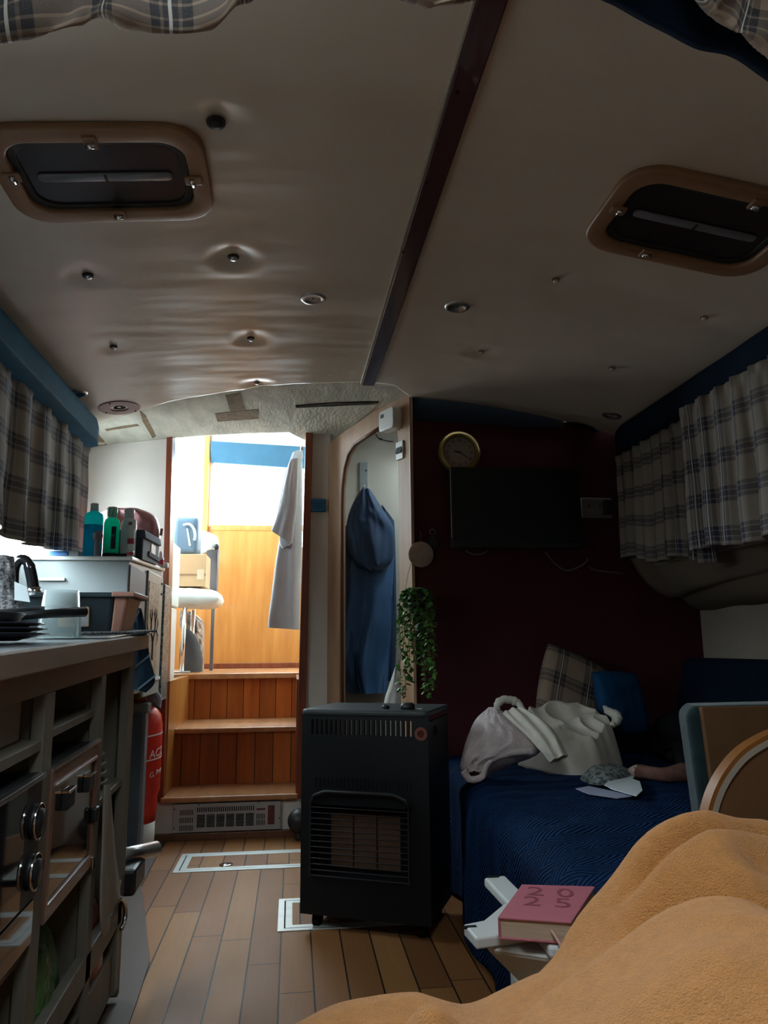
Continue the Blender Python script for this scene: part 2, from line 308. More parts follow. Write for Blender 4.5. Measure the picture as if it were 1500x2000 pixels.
# ------------------------------------------------------------------ mesh helpers
class MB:
    def __init__(s, mtx=None): s.v = []; s.f = []; s.M = mtx or Matrix(); s.uv = {}
    def add(s, vs, fs):
        o = len(s.v); s.v += [s.M @ Vector(v) for v in vs]; s.f += [tuple(i+o for i in f) for f in fs]; return o
    def box(s, x0, x1, y0, y1, z0, z1):
        s.add([(x0, y0, z0), (x1, y0, z0), (x1, y1, z0), (x0, y1, z0), (x0, y0, z1), (x1, y0, z1), (x1, y1, z1), (x0, y1, z1)],
              [(3, 2, 1, 0), (4, 5, 6, 7), (0, 1, 5, 4), (1, 2, 6, 5), (2, 3, 7, 6), (3, 0, 4, 7)]); return s
    def hexa(s, pts):  # 4 bottom, 4 top
        s.add(pts, [(3, 2, 1, 0), (4, 5, 6, 7), (0, 1, 5, 4), (1, 2, 6, 5), (2, 3, 7, 6), (3, 0, 4, 7)]); return s
    def slab(s, quad, off):  # quad of 4 points thickened by off
        q = [Vector(p) for p in quad]; o = Vector(off); return s.hexa(q + [p+o for p in q])
    def prism(s, poly, off):  # planar polygon (3d pts) extruded by off
        n = len(poly); p = [Vector(a) for a in poly]; o = Vector(off)
        s.add(p+[a+o for a in p], [tuple(range(n-1, -1, -1)), tuple(range(n, 2*n))] + [(i, (i+1) % n, n+(i+1) % n, n+i) for i in range(n)]); return s
    def ring(s, outer, inner, off):  # frame between two equal-length loops, extruded
        n = len(outer); o = Vector(off); P = [Vector(a) for a in outer]+[Vector(a) for a in inner]
        P = P+[a+o for a in P]; f = []
        for i in range(n):
            j = (i+1) % n
            f += [(i, j, n+j, n+i), (2*n+i, 3*n+i, 3*n+j, 2*n+j), (i, 2*n+i, 2*n+j, j), (n+i, n+j, 3*n+j, 3*n+i)]
        s.add(P, f); return s
    def cyl(s, p0, p1, r0, r1=None, n=20, cap=True):
        r1 = r0 if r1 is None else r1; p0 = Vector(p0); p1 = Vector(p1); d = (p1-p0).normalized()
        a = d.orthogonal().normalized(); b = d.cross(a); vs = []
        for p, r in ((p0, r0), (p1, r1)):
            vs += [p+a*(r*math.cos(2*PI*i/n))+b*(r*math.sin(2*PI*i/n)) for i in range(n)]
        fs = [(i, (i+1) % n, n+(i+1) % n, n+i) for i in range(n)]
        if cap: fs += [tuple(range(n-1, -1, -1)), tuple(range(n, 2*n))]
        s.add(vs, fs); return s
    def lathe(s, prof, c=(0, 0, 0), axis=(0, 0, 1), n=28, cap=True):
        ax = Vector(axis).normalized(); a = ax.orthogonal().normalized(); b = ax.cross(a); c = Vector(c); vs = []
        for r, h in prof: vs += [c+ax*h+a*(r*math.cos(2*PI*i/n))+b*(r*math.sin(2*PI*i/n)) for i in range(n)]
        k = len(prof); fs = [(q*n+i, q*n+(i+1) % n, (q+1)*n+(i+1) % n, (q+1)*n+i) for q in range(k-1) for i in range(n)]
        if prof[0] == prof[-1]: cap = False
        if cap and prof[0][0] > 1e-6: fs.append(tuple(range(n-1, -1, -1)))
        if cap and prof[-1][0] > 1e-6: fs.append(tuple((k-1)*n+i for i in range(n)))
        s.add(vs, fs); return s
    def tube(s, path, r, n=8):
        P = [Vector(p) for p in path]; rr = r if hasattr(r, '__len__') else [r]*len(P); vs = []; prev = None
        for i, p in enumerate(P):
            d = (P[min(i+1, len(P)-1)]-P[max(i-1, 0)]).normalized()
            a = d.orthogonal().normalized() if prev is None else (prev-d*prev.dot(d)).normalized()
            prev = a; b = d.cross(a); vs += [p+a*(rr[i]*math.cos(2*PI*k/n))+b*(rr[i]*math.sin(2*PI*k/n)) for k in range(n)]
        fs = [(q*n+k, q*n+(k+1) % n, (q+1)*n+(k+1) % n, (q+1)*n+k) for q in range(len(P)-1) for k in range(n)]
        fs += [tuple(range(n-1, -1, -1)), tuple((len(P)-1)*n+k for k in range(n))]
        s.add(vs, fs); return s
    def ball(s, c, rx, ry=None, rz=None, n=18, m=12):
        ry = rx if ry is None else ry; rz = rx if rz is None else rz; c = Vector(c)
        vs = [c+Vector((0, 0, -rz))]
        for j in range(1, m):
            t = -PI/2+PI*j/m
            vs += [c+Vector((rx*math.cos(t)*math.cos(2*PI*i/n), ry*math.cos(t)*math.sin(2*PI*i/n), rz*math.sin(t))) for i in range(n)]
        vs.append(c+Vector((0, 0, rz))); T = len(vs)-1
        fs = [(0, 1+(i+1) % n, 1+i) for i in range(n)]
        fs += [(1+j*n+i, 1+j*n+(i+1) % n, 1+(j+1)*n+(i+1) % n, 1+(j+1)*n+i) for j in range(m-2) for i in range(n)]
        fs += [(1+(m-2)*n+i, 1+(m-2)*n+(i+1) % n, T) for i in range(n)]
        s.add(vs, fs); return s
    def grid(s, fn, nu, nv, uvfn=None):  # fn(u,v) -> point
        o = s.add([fn(i/nu, j/nv) for j in range(nv+1) for i in range(nu+1)],
                  [(j*(nu+1)+i, j*(nu+1)+i+1, (j+1)*(nu+1)+i+1, (j+1)*(nu+1)+i) for j in range(nv) for i in range(nu)])
        if uvfn:
            for j in range(nv+1):
                for i in range(nu+1): s.uv[o+j*(nu+1)+i] = uvfn(i/nu, j/nv)
        return s
    def text(s, body, size, mtx, extr=.0006, align='CENTER'):
        c = bpy.data.curves.new('lettering', 'FONT'); c.body = body; c.size = size; c.extrude = extr; c.align_x = align; c.align_y = 'CENTER'; c.resolution_u = 3
        o = bpy.data.objects.new('lettering', c); COL.objects.link(o)
        me = bpy.data.meshes.new_from_object(o.evaluated_get(bpy.context.evaluated_depsgraph_get()))
        s.add([mtx @ v.co for v in me.vertices], [tuple(p.vertices) for p in me.polygons])
        bpy.data.objects.remove(o); bpy.data.curves.remove(c); bpy.data.meshes.remove(me); return s
    def build(s, name, mat, parent=None, smooth=False, bevel=0.0, loc=None, sub=0, solid=0.0, seg=2, weld=False):
        if loc is None and parent is None:
            xs = [v.x for v in s.v]; ys = [v.y for v in s.v]; zs = [v.z for v in s.v]
            loc = Vector(((min(xs)+max(xs))/2, (min(ys)+max(ys))/2, min(zs)))
        off = Vector((0, 0, 0)); p = parent
        while p is not None: off = off+p.location; p = p.parent
        if parent is None: off = Vector(loc)
        me = bpy.data.meshes.new(name); me.from_pydata([v-off for v in s.v], [], s.f); me.update()
        if s.uv:
            lay = me.uv_layers.new(name='UVMap')
            for l in me.loops: lay.data[l.index].uv = s.uv.get(l.vertex_index, (0, 0))
        bm = bmesh.new(); bm.from_mesh(me)
        if weld: bmesh.ops.remove_doubles(bm, verts=bm.verts, dist=1e-5)
        if not s.uv or solid == 0: bmesh.ops.recalc_face_normals(bm, faces=bm.faces)
        bm.to_mesh(me); bm.free()
        if smooth:
            for pl in me.polygons: pl.use_smooth = True
        ml = mat if isinstance(mat, (list, tuple)) else [mat]
        for q in ml: me.materials.append(q if not isinstance(q, str) else M[q])
        o = bpy.data.objects.new(name, me); COL.objects.link(o)
        if parent is None: o.location = off
        else: o.parent = parent
        if solid: md = o.modifiers.new('thickness', 'SOLIDIFY'); md.thickness = solid; md.offset = 0
        if bevel:
            md = o.modifiers.new('bevel', 'BEVEL'); md.width = bevel; md.segments = seg; md.limit_method = 'ANGLE'; md.angle_limit = math.radians(40)
        if sub: md = o.modifiers.new('subdivision', 'SUBSURF'); md.levels = sub; md.render_levels = sub
        return o
def tag(o, label, cat, group=None):
    o['label'] = label; o['category'] = cat
    if group: o['group'] = group
    return o
def struct(o, label=None):
    o['kind'] = 'structure'
    if label: o['label'] = label
    return o
def thing(name, label, cat, loc, group=None):
    o = bpy.data.objects.new(name, None); COL.objects.link(o); o.location = loc; o.empty_display_size = .05
    return tag(o, label, cat, group)
def dup(root, loc, label, group=None):
    def cp(o, par):
        c = o.copy(); COL.objects.link(c)
        if par: c.parent = par
        for ch in list(o.children): cp(ch, c)
        return c
    r = cp(root, None); r.location = loc; r['label'] = label
    if group: r['group'] = group
    return r
def frame(o, x, y, z):  # matrix from origin and axes
    x, y, z = Vector(x), Vector(y), Vector(z)
    return Matrix(((x.x, y.x, z.x, o[0]), (x.y, y.y, z.y, o[1]), (x.z, y.z, z.z, o[2]), (0, 0, 0, 1)))
def fold(*a, s=1.0): return noise.noise(Vector((tuple(a)+(0, 0))[:3])*s)
def rrect(w, h, r, n=6):
    out = []
    for cx, cy, a0 in ((w/2-r, h/2-r, 0), (-w/2+r, h/2-r, PI/2), (-w/2+r, -h/2+r, PI), (w/2-r, -h/2+r, 1.5*PI)):
        out += [(cx+r*math.cos(a0+PI/2*i/n), cy+r*math.sin(a0+PI/2*i/n)) for i in range(n+1)]
    return out
def lerp(a, b, t): return a+(b-a)*t
def cr(pts, t):  # catmull-rom through list of tuples/vectors
    n = len(pts)-1; f = min(max(t, 0), 1)*n; i = min(int(f), n-1); u = f-i
    p = [Vector(pts[min(max(k, 0), n)]) for k in (i-1, i, i+1, i+2)]
    return .5*((2*p[1])+(p[2]-p[0])*u+(2*p[0]-5*p[1]+4*p[2]-p[3])*u*u+(3*p[1]-p[0]-3*p[2]+p[3])*u**3)
def sstep(x): x = min(max(x, 0), 1); return x*x*(3-2*x)
def cloth_panel(rows, nu, nv, thick, folds, normal, uvw=None):
    """closed cloth body: rows = [(left,right)...] top to bottom; bulges along normal, folds(u,v) in metres"""
    L = [r[0] for r in rows]; R = [r[1] for r in rows]; nrm = Vector(normal).normalized(); mb = MB()
    def pt(u, v, side):
        p = cr(L, v).lerp(cr(R, v), u); e = max(0, 1-(2*u-1)**2)**.5
        return p+nrm*(side*thick*e+folds(u, v)*(e**.5))
    mb.grid(lambda u, v: pt(u, v, 1), nu, nv, (lambda u, v: (u*uvw[0], v*uvw[1])) if uvw else None)
    mb.grid(lambda u, v: pt(1-u, v, -1), nu, nv, (lambda u, v: (u*uvw[0], v*uvw[1])) if uvw else None)
    return mb
def lump(outline, zb, h, nr=22, na=72, amp=.02, s=9, seed=0, pw=2.2, top=None):
    """closed soft heap over a ground outline [(x,y)...]"""
    n = len(outline); cx = sum(p[0] for p in outline)/n; cy = sum(p[1] for p in outline)/n
    mb = MB(); pts = [Vector((p[0], p[1], 0)) for p in outline]+[Vector((outline[0][0], outline[0][1], 0))]
    def P(r, a):
        e = cr(pts, a); x = cx+(e.x-cx)*r; y = cy+(e.y-cy)*r
        k = max(0, 1-r**pw)
        hz = h*k if top is None else top(x, y)*min(1, k*1.8)
        f = amp*(fold(x*s, y*s, seed)+.6*(1-abs(fold(x*s*1.7, y*s*1.7, seed+5))*2))*min(1, k*2.5)
        return Vector((x, y, zb+max(hz+f, 0)))
    vs = []
    for j in range(nr+1):
        for i in range(na): vs.append(P(max(j/nr, .001), i/na))
    fs = [(j*na+i, j*na+(i+1) % na, (j+1)*na+(i+1) % na, (j+1)*na+i) for j in range(nr) for i in range(na)]
    fs += [tuple(range(na)), tuple(nr*na+i for i in range(na))]
    mb.add(vs, fs); return mb
def pillow(c, ax, ay, az, w, h, t, nu=24, uvw=None, crease=.006, seed=0):
    mb = MB(); c = Vector(c); ax, ay, az = Vector(ax).normalized(), Vector(ay).normalized(), Vector(az).normalized()
    def f(u, v, sd):
        a = 2*u-1; b = 2*v-1; e = ((1-a**4)*(1-b**4))**.5 if abs(a) < 1 and abs(b) < 1 else 0
        pin = 1-.07*(a*a*b*b); wv = crease*fold(a*3, b*3, seed+sd)*e
        return c+ax*(a*w/2*pin*(1-.05*(1-b*b)*0))+ay*(b*h/2*pin)+az*(sd*t/2*e+wv)
    uvf = (lambda u, v: (u*uvw[0], v*uvw[1])) if uvw else None
    mb.grid(lambda u, v: f(u, v, 1), nu, nu, uvf); mb.grid(lambda u, v: f(1-u, v, -1), nu, nu, uvf); return mb

# ------------------------------------------------------------------ the cabin shell
def zc(x):  # cambered deckhead
    return 1.897-(.083 if x < .3 else .17)*((x-.3)/1.15)**2
def edge_y(x):
    pts = [(-.95, 3.30), (-.86, 3.25), (-.52, 3.03), (-.08, 2.88), (.28, 2.835), (.40, 2.86), (.483, 2.985), (1.5, 2.985)]
    for (a, b), (c, d) in zip(pts, pts[1:]):
        if x <= c: return lerp(b, d, (x-a)/(c-a))
    return 3.0
studs = [(422, 240), (456, 502), (172, 537), (222, 677), (490, 660), (502, 750), (1085, 545), (1375, 620), (940, 686), (1195, 718)]
def on_ceiling(px, py):
    p = at_z(px, py, 1.86)
    for _ in range(6): p = at_z(px, py, zc(p.x))
    return p
STUD = [on_ceiling(*s) for s in studs]
def ceil_pt(u, v):
    x = lerp(-.95, 1.46, u); y = lerp(.55, edge_y(x), v)
    z = zc(x)+.0026*fold(x*2.4, y*8, 1.5)+.0011*fold(x*5, y*24, 4.5)
    for s, k in zip(STUD, (.012, .014, .006, .006, .008, .008, .003, .003, .004, .004)):
        d2 = (x-s.x)**2+(y-s.y)**2
        z += k*math.exp(-d2/.0022) - k*.25*math.exp(-((d2**.5-.075)**2)/.0009)
    return (x, y, z)
struct(MB().grid(ceil_pt, 190, 300).build('ceiling', 'vinyl', smooth=True, solid=.004))
def aft_pt(u, v):
    x = lerp(-.95, .52, u); y = lerp(edge_y(x)-.05, 3.62, v); return (x, y, zc(x)+.016+.0015*fold(x*20, y*20, 3))
struct(MB().grid(aft_pt, 90, 50).build('ceiling_aft', 'foam', smooth=True, solid=.004))
# raised foam panel near the arch, cracks and torn lining left on the bare deckhead
def patch(name, pix, mat, dz, th=.003):
    pts = []
    for p in pix:
        q = on_ceiling(*p); q = at_z(p[0], p[1], zc(q.x)+dz); pts.append(q)
    return struct(MB().prism([Vector(p) for p in pts], (0, 0, th)).build(name, mat))
patch('trim_1', [(578, 797), (738, 790), (700, 822), (655, 858), (600, 862), (566, 845)], 'foam', .006)
patch('trim_2', [(440, 772), (470, 768), (480, 806), (452, 812)], 'stain', .012)
patch('trim_3', [(420, 808), (505, 800), (505, 818), (425, 824)], 'stain', .012)
patch('trim_4', [(188, 842), (212, 872), (226, 893), (208, 900), (196, 880), (180, 862)], 'stain', .012)
patch('trim_5', [(272, 800), (285, 812), (305, 852), (298, 856), (278, 822)], 'stain', .012)
patch('trim_6', [(205, 838), (268, 828), (272, 832), (208, 842)], 'stain', .012)
struct(MB().tube([on_ceiling(*p)-Vector((0, 0, -.012)) for p in [(566, 846), (578, 797), (650, 792), (740, 790)]], .004, 6).build('trim_7', 'gasket'))
# deckhead above, so that no daylight leaks in (with an unseen fore hatch opening, put in to light the blanket)
HX0, HX1, HY0, HY1 = -.10, .30, .06, .44
b = MB()
b.box(-1.2, 1.8, -1.25, HY0, 1.93, 1.97).box(-1.2, HX0, HY0, HY1, 1.93, 1.97).box(HX1, 1.8, HY0, HY1, 1.93, 1.97).box(-1.2, 1.8, HY1, 2.98, 1.93, 1.97)
b.box(-1.2, .46, 2.98, 3.68, 1.93, 1.97)
struct(b.build('ceiling_deck', 'white'))
# floor
struct(MB().box(-1.15, 1.8, -1.2, 3.64, -.03, 0).build('floor', 'teakfloor'))
struct(MB().prism([(-.553, 3.6, .001), (-.530, 2.95, .001), (-.466, 2.685, .001), (-.44, 2.56, .001), (-.377, 2.278, .001), (-.365, 2.05, .001), (-.345, 1.6, .001), (-.34, .8, .001), (-1.0, .8, .001), (-1.0, 3.6, .001)], (0, 0, .005)).build('trim_8', 'sole'))

# hull sides
def left_wall():
    b = MB()  # upper side with the galley window opening
    b.box(-1.06, -1.01, -1.2, 1.1, 1.18, 1.95).box(-1.06, -1.01, 3.27, 3.64, 1.18, 1.95)
    b.box(-1.06, -1.01, 1.1, 3.27, 1.62, 1.95).box(-1.06, -1.01, 1.1, 3.27, 1.12, 1.18)
    b.box(-1.06, -1.01, -1.2, 1.1, 1.12, 1.18).box(-1.06, -1.01, 3.27, 3.64, 1.12, 1.18)
    b.slab([(-1.01, -1.2, 1.19), (-1.01, 3.64, 1.19), (-1.12, 3.64, 1.04), (-1.12, -1.2, 1.04)], (-.03, 0, .02))
    b.box(-1.16, -1.10, -1.2, 3.64, 0, 1.06)
    return b
struct(left_wall().build('wall_left', 'white', bevel=.006))
b = MB().ring([(-1.035, 1.1, 1.18), (-1.035, 3.27, 1.18), (-1.035, 3.27, 1.62), (-1.035, 1.1, 1.62)], [(-1.035, 1.13, 1.20), (-1.035, 3.24, 1.20), (-1.035, 3.24, 1.595), (-1.035, 1.13, 1.595)], (-.02, 0, 0))
w1 = struct(b.build('window_1', 'white', bevel=.003))
MB().box(-1.048, -1.044, 1.13, 3.24, 1.20, 1.595).build('pane', 'glass', w1)
b = MB().box(1.45, 1.50, -1.2, 3.04, 1.16, 1.95)
b.box(1.72, 1.77, -1.2, 3.04, 0, 1.02)
struct(b.build('wall_right', 'beige', bevel=.004))
def under(u, v):  # padded lining under the side deck
    y = lerp(-1.2, 3.0, v); t = u; x = lerp(1.42, 1.74, t); z = lerp(1.21, .985, t)
    bulge = .05*math.sin(PI*t)*(1+.5*fold(y*1.4, 3)); z -= bulge; x -= .02*math.sin(2*PI*t+y*2.0)
    z += .012*fold(x*7, y*5, 9)+.022*math.exp(-((t-.55-.12*math.sin(y*2.3))/.07)**2)
    return (x, y, z)
struct(MB().grid(under, 40, 120).build('trim_9', 'pouch', smooth=True, solid=.01))
# forward end, behind the camera
struct(MB().box(-1.2, 1.8, -1.25, -1.2, 0, 1.97).build('wall_front', 'beige'))
# aft bulkhead, left of the doorway, under the doorway and the strip beside the arch
DL, DR = (-.595, -.566), (.052, .022)     # door edges: (top x, bottom x)
b = MB()
b.hexa([(-1.1, 3.62, 0), (DL[1]-.02, 3.62, 0), (DL[1]-.02, 3.65, 0), (-1.1, 3.65, 0), (-1.1, 3.62, 1.95), (DL[0]-.02, 3.62, 1.95), (DL[0]-.02, 3.65, 1.95), (-1.1, 3.65, 1.95)])
b.hexa([(DR[1]+.02, 3.62, 0), (.175, 3.62, 0), (.175, 3.65, 0), (DR[1]+.02, 3.65, 0), (DR[0]+.02, 3.62, 1.97), (.175, 3.62, 1.97), (.175, 3.65, 1.97), (DR[0]+.02, 3.65, 1.97)])
b.box(DL[1]-.021, DR[1]+.021, 3.62, 3.65, 0, .163)
struct(b.build('wall_aft', 'cream'))
struct(MB().box(-.60, .06, 3.60, 3.62, 0, .03).build('baseboard_aft', 'plydark', bevel=.003))
# red bulkhead
struct(MB().prism([(.485, 3.0, 0), (1.76, 3.0, 0), (1.76, 3.0, 1.9), (.485, 3.0, 1.93)], (0, .03, 0)).build('wall_red', 'red'))
struct(MB().prism([(.485, 2.996, zc(.485)-.10), (.78, 2.996, zc(.78)-.085), (1.15, 2.996, zc(1.15)-.03), (1.15, 2.996, zc(1.15)+.02), (.485, 2.996, zc(.485)+.03)], (0, .004, 0)).build('trim_10', 'navypad'))
# diagonal bulkhead with the arched opening
A3, B3 = Vector((.165, 3.615, 0)), Vector((.483, 3.0, 0)); DU = (B3-A3).normalized(); DN = Vector((-DU.y, DU.x, 0))
if DN.x > 0: DN = -DN       # faces the saloon (towards -X)
LEN = (B3-A3).length
def dpt(s, z, o=0): return A3+DU*s+DN*o+Vector((0, 0, z))
arch_in = [(.125, .10), (.125, 1.50), (.130, 1.60), (.150, 1.69), (.185, 1.755), (.24, 1.79), (.34, 1.805), (.50, 1.825), (.560, 1.825), (.590, 1.80), (.602, 1.74), (.602, 1.40), (.602, .10)]
arch_out = [(0, 0), (0, 1.5), (0, 1.70), (0, 1.84), (.06, 1.862), (.18, 1.878), (.34, 1.895), (.50, 1.925), (.60, 1.93), (LEN, 1.93), (LEN, 1.80), (LEN, 1.4), (LEN, 0)]
b = MB()
for i in range(len(arch_in)-1):
    q = [arch_out[i], arch_out[i+1], arch_in[i+1], arch_in[i]]
    b.slab([dpt(s, z) for s, z in q], DN*-.025)
b.slab([dpt(*arch_out[0]), dpt(*arch_in[0]), dpt(*arch_in[-1]), dpt(*arch_out[-1])], DN*-.025)
struct(b.build('wall_diagonal', 'ply'))
struct(MB().tube([dpt(s, z, -.006) for s, z in arch_in[:8]], .009, 8).build('trim_11', 'plydark', smooth=True))
struct(MB().box(.478, .492, 2.985, 3.0, 0, 1.90).build('trim_12', 'ply', bevel=.003))
# washroom behind the arch
b = MB()
b.box(.16, 1.2, 4.15, 4.18, 0, 2.0).box(1.17, 1.2, 3.03, 4.18, 0, 2.0).box(.16, .19, 3.65, 4.18, 0, 2.0)
b.box(.16, 1.2, 3.0, 3.38, 1.98, 2.02).box(.16, 1.2, 3.62, 4.18, 1.98, 2.02).box(.16, .68, 3.38, 3.62, 1.98, 2.02).box(.92, 1.2, 3.38, 3.62, 1.98, 2.02)
struct(b.build('wall_washroom', 'wash'))
struct(MB().box(.16, 1.2, 3.03, 4.18, -.03, 0).build('floor_washroom', 'sole'))

# ------------------------------------------------------------------ companionway, steps and wheelhouse
jl = MB().hexa([(DL[1]-.028, 3.595, .17), (DL[1], 3.595, .17), (DL[1], 3.70, .17), (DL[1]-.028, 3.70, .17), (DL[0]-.028, 3.595, 1.90), (DL[0], 3.595, 1.90), (DL[0], 3.70, 1.90), (DL[0]-.028, 3.70, 1.90)])
struct(jl.build('trim_13', 'mahog', bevel=.003), 'mahogany door post beside the galley')
jr_ = MB().hexa([(DR[1], 3.595, .17), (DR[1]+.036, 3.595, .17), (DR[1]+.036, 3.70, .17), (DR[1], 3.70, .17), (DR[0], 3.595, 1.95), (DR[0]+.036, 3.595, 1.95), (DR[0]+.036, 3.70, 1.95), (DR[0], 3.70, 1.95)])
struct(jr_.build('trim_14', 'mahog', bevel=.003), 'mahogany door post behind the grey shirt')
st = thing('companion_steps', 'orange varnished plank steps climbing through the narrow doorway', 'steps', (-.27, 3.9, 0))
T1, T2, T3 = .188, .459, .705
def tread(y0, y1, z, x0=DL[1]-.012, x1=DR[1]+.012): return MB().box(x0, x1, y0, y1, z-.024, z)
tread(3.585, 3.91, T1).build('tread', 'tread', st, bevel=.006)
tread(3.845, 4.36, T2).build('tread', 'tread', st, bevel=.006)
MB().box(DL[1]-.012, DR[1]+.012, 3.885, 3.905, T1, T2-.024).build('riser', 'steps', st)
MB().box(DL[1]-.012, DR[1]+.012, 4.315, 4.335, T2, T3-.03).build('riser', 'steps', st)
MB().box(DL[1]-.035, DL[1], 3.652, 4.335, .0, T3-.01).build('side_panel', 'panel', st)
MB().box(DR[1], DR[1]+.035, 3.652, 4.335, .0, T3-.01).build('side_panel', 'mahog', st)
struct(MB().prism([(-1.04, 4.42, T3), (-.60, 4.30, T3), (-.44, 4.285, T3), (.62, 4.285, T3), (.62, 5.35, T3), (-1.04, 5.35, T3)], (0, 0, -.03)).build('floor_wheelhouse', 'tread', bevel=.004))
struct(MB().box(-1.07, .65, 3.64, 5.33, -.06, -.03).build('floor_bilge', 'dark'))
struct(MB().box(-1.04, DL[1]-.04, 3.66, 4.5, T3-.06, T3-.03).build('floor_side_deck', 'sole'))
# wheelhouse walls with windows all round
YB = 5.3
b = MB()
b.box(-1.07, .65, YB, YB+.03, -.05, 1.55)
b.box(-.645, -.60, YB-.02, YB+.03, 1.5, 2.4)
b.box(.40, .65, YB, YB+.03, 1.5, 2.2)
struct(b.build('wall_stern', 'panel'))
struct(MB().box(-.60, .65, YB, YB+.03, 2.18, 2.45).box(-1.07, -.60, YB, YB+.03, 2.40, 2.45).build('wall_stern_top', 'roof'))
struct(MB().box(-.60, .05, YB-.012, YB, T3+.02, 1.69).build('trim_15', 'panel', bevel=.003), 'tall varnished plywood panel at the back of the wheelhouse')
struct(MB().box(-.62, .06, YB-.03, YB-.012, T3, T3+.035).build('baseboard_stern', 'mahog', bevel=.004))
struct(MB().box(-.585, .4, YB-.016, YB+.005, 1.66, 1.70).build('trim_16', 'panel', bevel=.003))
struct(MB().box(-.645, -.605, YB-.05, YB-.02, 1.60, 2.38).build('trim_17', 'panel', bevel=.006), 'wooden post between the bright stern windows')
for k, (x0, x1, z0, zt) in enumerate([(-1.04, -.645, 1.55, 2.40), (-.60, .40, 1.69, 2.18)]):
    wn = struct(MB().ring([(x0, YB+.005, z0), (x1, YB+.005, z0), (x1, YB+.005, zt), (x0, YB+.005, zt)], [(x0+.02, YB+.005, z0+.02), (x1-.02, YB+.005, z0+.02), (x1-.02, YB+.005, zt-.02), (x0+.02, YB+.005, zt-.02)], (0, .02, 0)).build('window_%d' % (k+2), 'white'))
    MB().box(x0+.02, x1-.02, YB+.013, YB+.016, z0+.02, zt-.02).build('pane', 'glass', wn)
b = MB()
for x in (-1.07,): b.box(x, x+.03, 3.66, YB, -.05, 1.60).box(x, x+.03, 3.66, YB, 2.22, 2.45).box(x, x+.03, 3.66, 4.04, 1.60, 2.22).box(x, x+.03, 5.14, YB, 1.60, 2.22)
b.box(.62, .65, 3.66, YB, 1.9, 2.45).box(.62, .65, 4.18, YB, -.05, 1.95)
struct(b.build('wall_wheelhouse', 'white'))
w4 = struct(MB().ring([(-1.045, 4.04, 1.60), (-1.045, 5.14, 1.60), (-1.045, 5.14, 2.22), (-1.045, 4.04, 2.22)], [(-1.045, 4.06, 1.62), (-1.045, 5.12, 1.62), (-1.045, 5.12, 2.20), (-1.045, 4.06, 2.20)], (-.02, 0, 0)).build('window_4', 'white'))
MB().box(-1.057, -1.054, 4.26, 5.12, 1.62, 2.20).build('pane', 'glass', w4)
struct(MB().box(-1.07, .66, 3.66, YB+.05, 2.44, 2.48).build('ceiling_wheelhouse', 'roof'))
struct(MB().box(-1.07, .66, 3.66, 3.69, 1.97, 2.45).build('wall_wheelhouse_fore', 'roof'))
tag(MB().hexa([(-.60, YB-.03, 2.15), (.40, YB-.03, 2.10), (.40, YB-.01, 2.10), (-.60, YB-.01, 2.15), (-.60, YB-.06, 2.30), (.40, YB-.06, 2.26), (.40, YB-.01, 2.26), (-.60, YB-.01, 2.30)]).build('roller_blind', 'bluebeam', bevel=.006), 'blue grey canvas blind rolled up above the bright stern window', 'blind')
tag(MB().box(-.50, -.43, YB-.035, YB-.016, 1.715, 1.74).build('window_latch', 'frost', bevel=.004), 'small pale latch at the foot of the stern window', 'latch')


# ------------------------------------------------------------------ on the deckhead
def ceil_frame(p):  # local frame lying on the deckhead at p: x = athwart (following the camber), y = aft, z = down
    sl = (zc(p.x+.01)-zc(p.x-.01))/.02; ax = Vector((1, 0, sl)).normalized(); ay = Vector((0, 1, 0)); az = ax.cross(ay)*-1
    return frame(p, ax, ay, az)
bt = thing('ceiling_batten', 'dark mahogany batten running along the middle of the cabin ceiling', 'batten', (.30, 1.6, 1.87))
b = MB(); n = 40
xl = lambda y: lerp(.283, .262, (y-1.0)/1.85)

b2 = MB()
for i in range(n):
    y0, y1 = lerp(.2, 2.84, i/n), lerp(.2, 2.84, (i+1)/n)
b2.hexa([(xl(.2), .2, 1.880), (xl(.2)+.053, .2, 1.880), (xl(2.84)+.053, 2.84, 1.880), (xl(2.84), 2.84, 1.880), (xl(.2), .2, 1.9), (xl(.2)+.053, .2, 1.9), (xl(2.84)+.053, 2.84, 1.9), (xl(2.84), 2.84, 1.9)])
b2.build('board', 'batten', bt, bevel=.004)
eb = MB().hexa([(xl(.2)-.004, .2, 1.882), (xl(.2), .2, 1.882), (xl(2.84), 2.84, 1.882), (xl(2.84)-.004, 2.84, 1.882), (xl(.2)-.004, .2, 1.9), (xl(.2), .2, 1.9), (xl(2.84), 2.84, 1.9), (xl(2.84)-.004, 2.84, 1.9)])  # cream sliver stands in for the highlight along the batten's left edge
eb = eb.build('edge_strip', 'creamedge', bt); eb['label'] = 'pale strip drawn for the highlight on the batten edge'
for px, py in ((893, 180), (834, 358), (787, 492)):
    p = at_z(px, py, 1.88); MB().lathe([(0, -.003), (.0035, -.002), (.004, .001)], p, (0, 0, 1), 10).build('screw', 'dark', bt)
p0 = at_z(712, 700, 1.885)
SL = ['dark screw button above the left deck hatch, nearest the batten', 'screw button in a puckered ring between the left hatch and the batten', 'small screw button on the ceiling beside the left curtain pelmet',
      'tiny screw button forward of the pink rimmed speaker', 'tiny screw button between the left spotlight and the torn foam', 'screw button at the very edge of the vinyl lining above the torn foam',
      'faint screw button between the right spotlight and the right hatch', 'faint screw button below the right deck hatch', 'faint screw button just right of the batten end', 'faint screw button between the right spotlights, over the television']
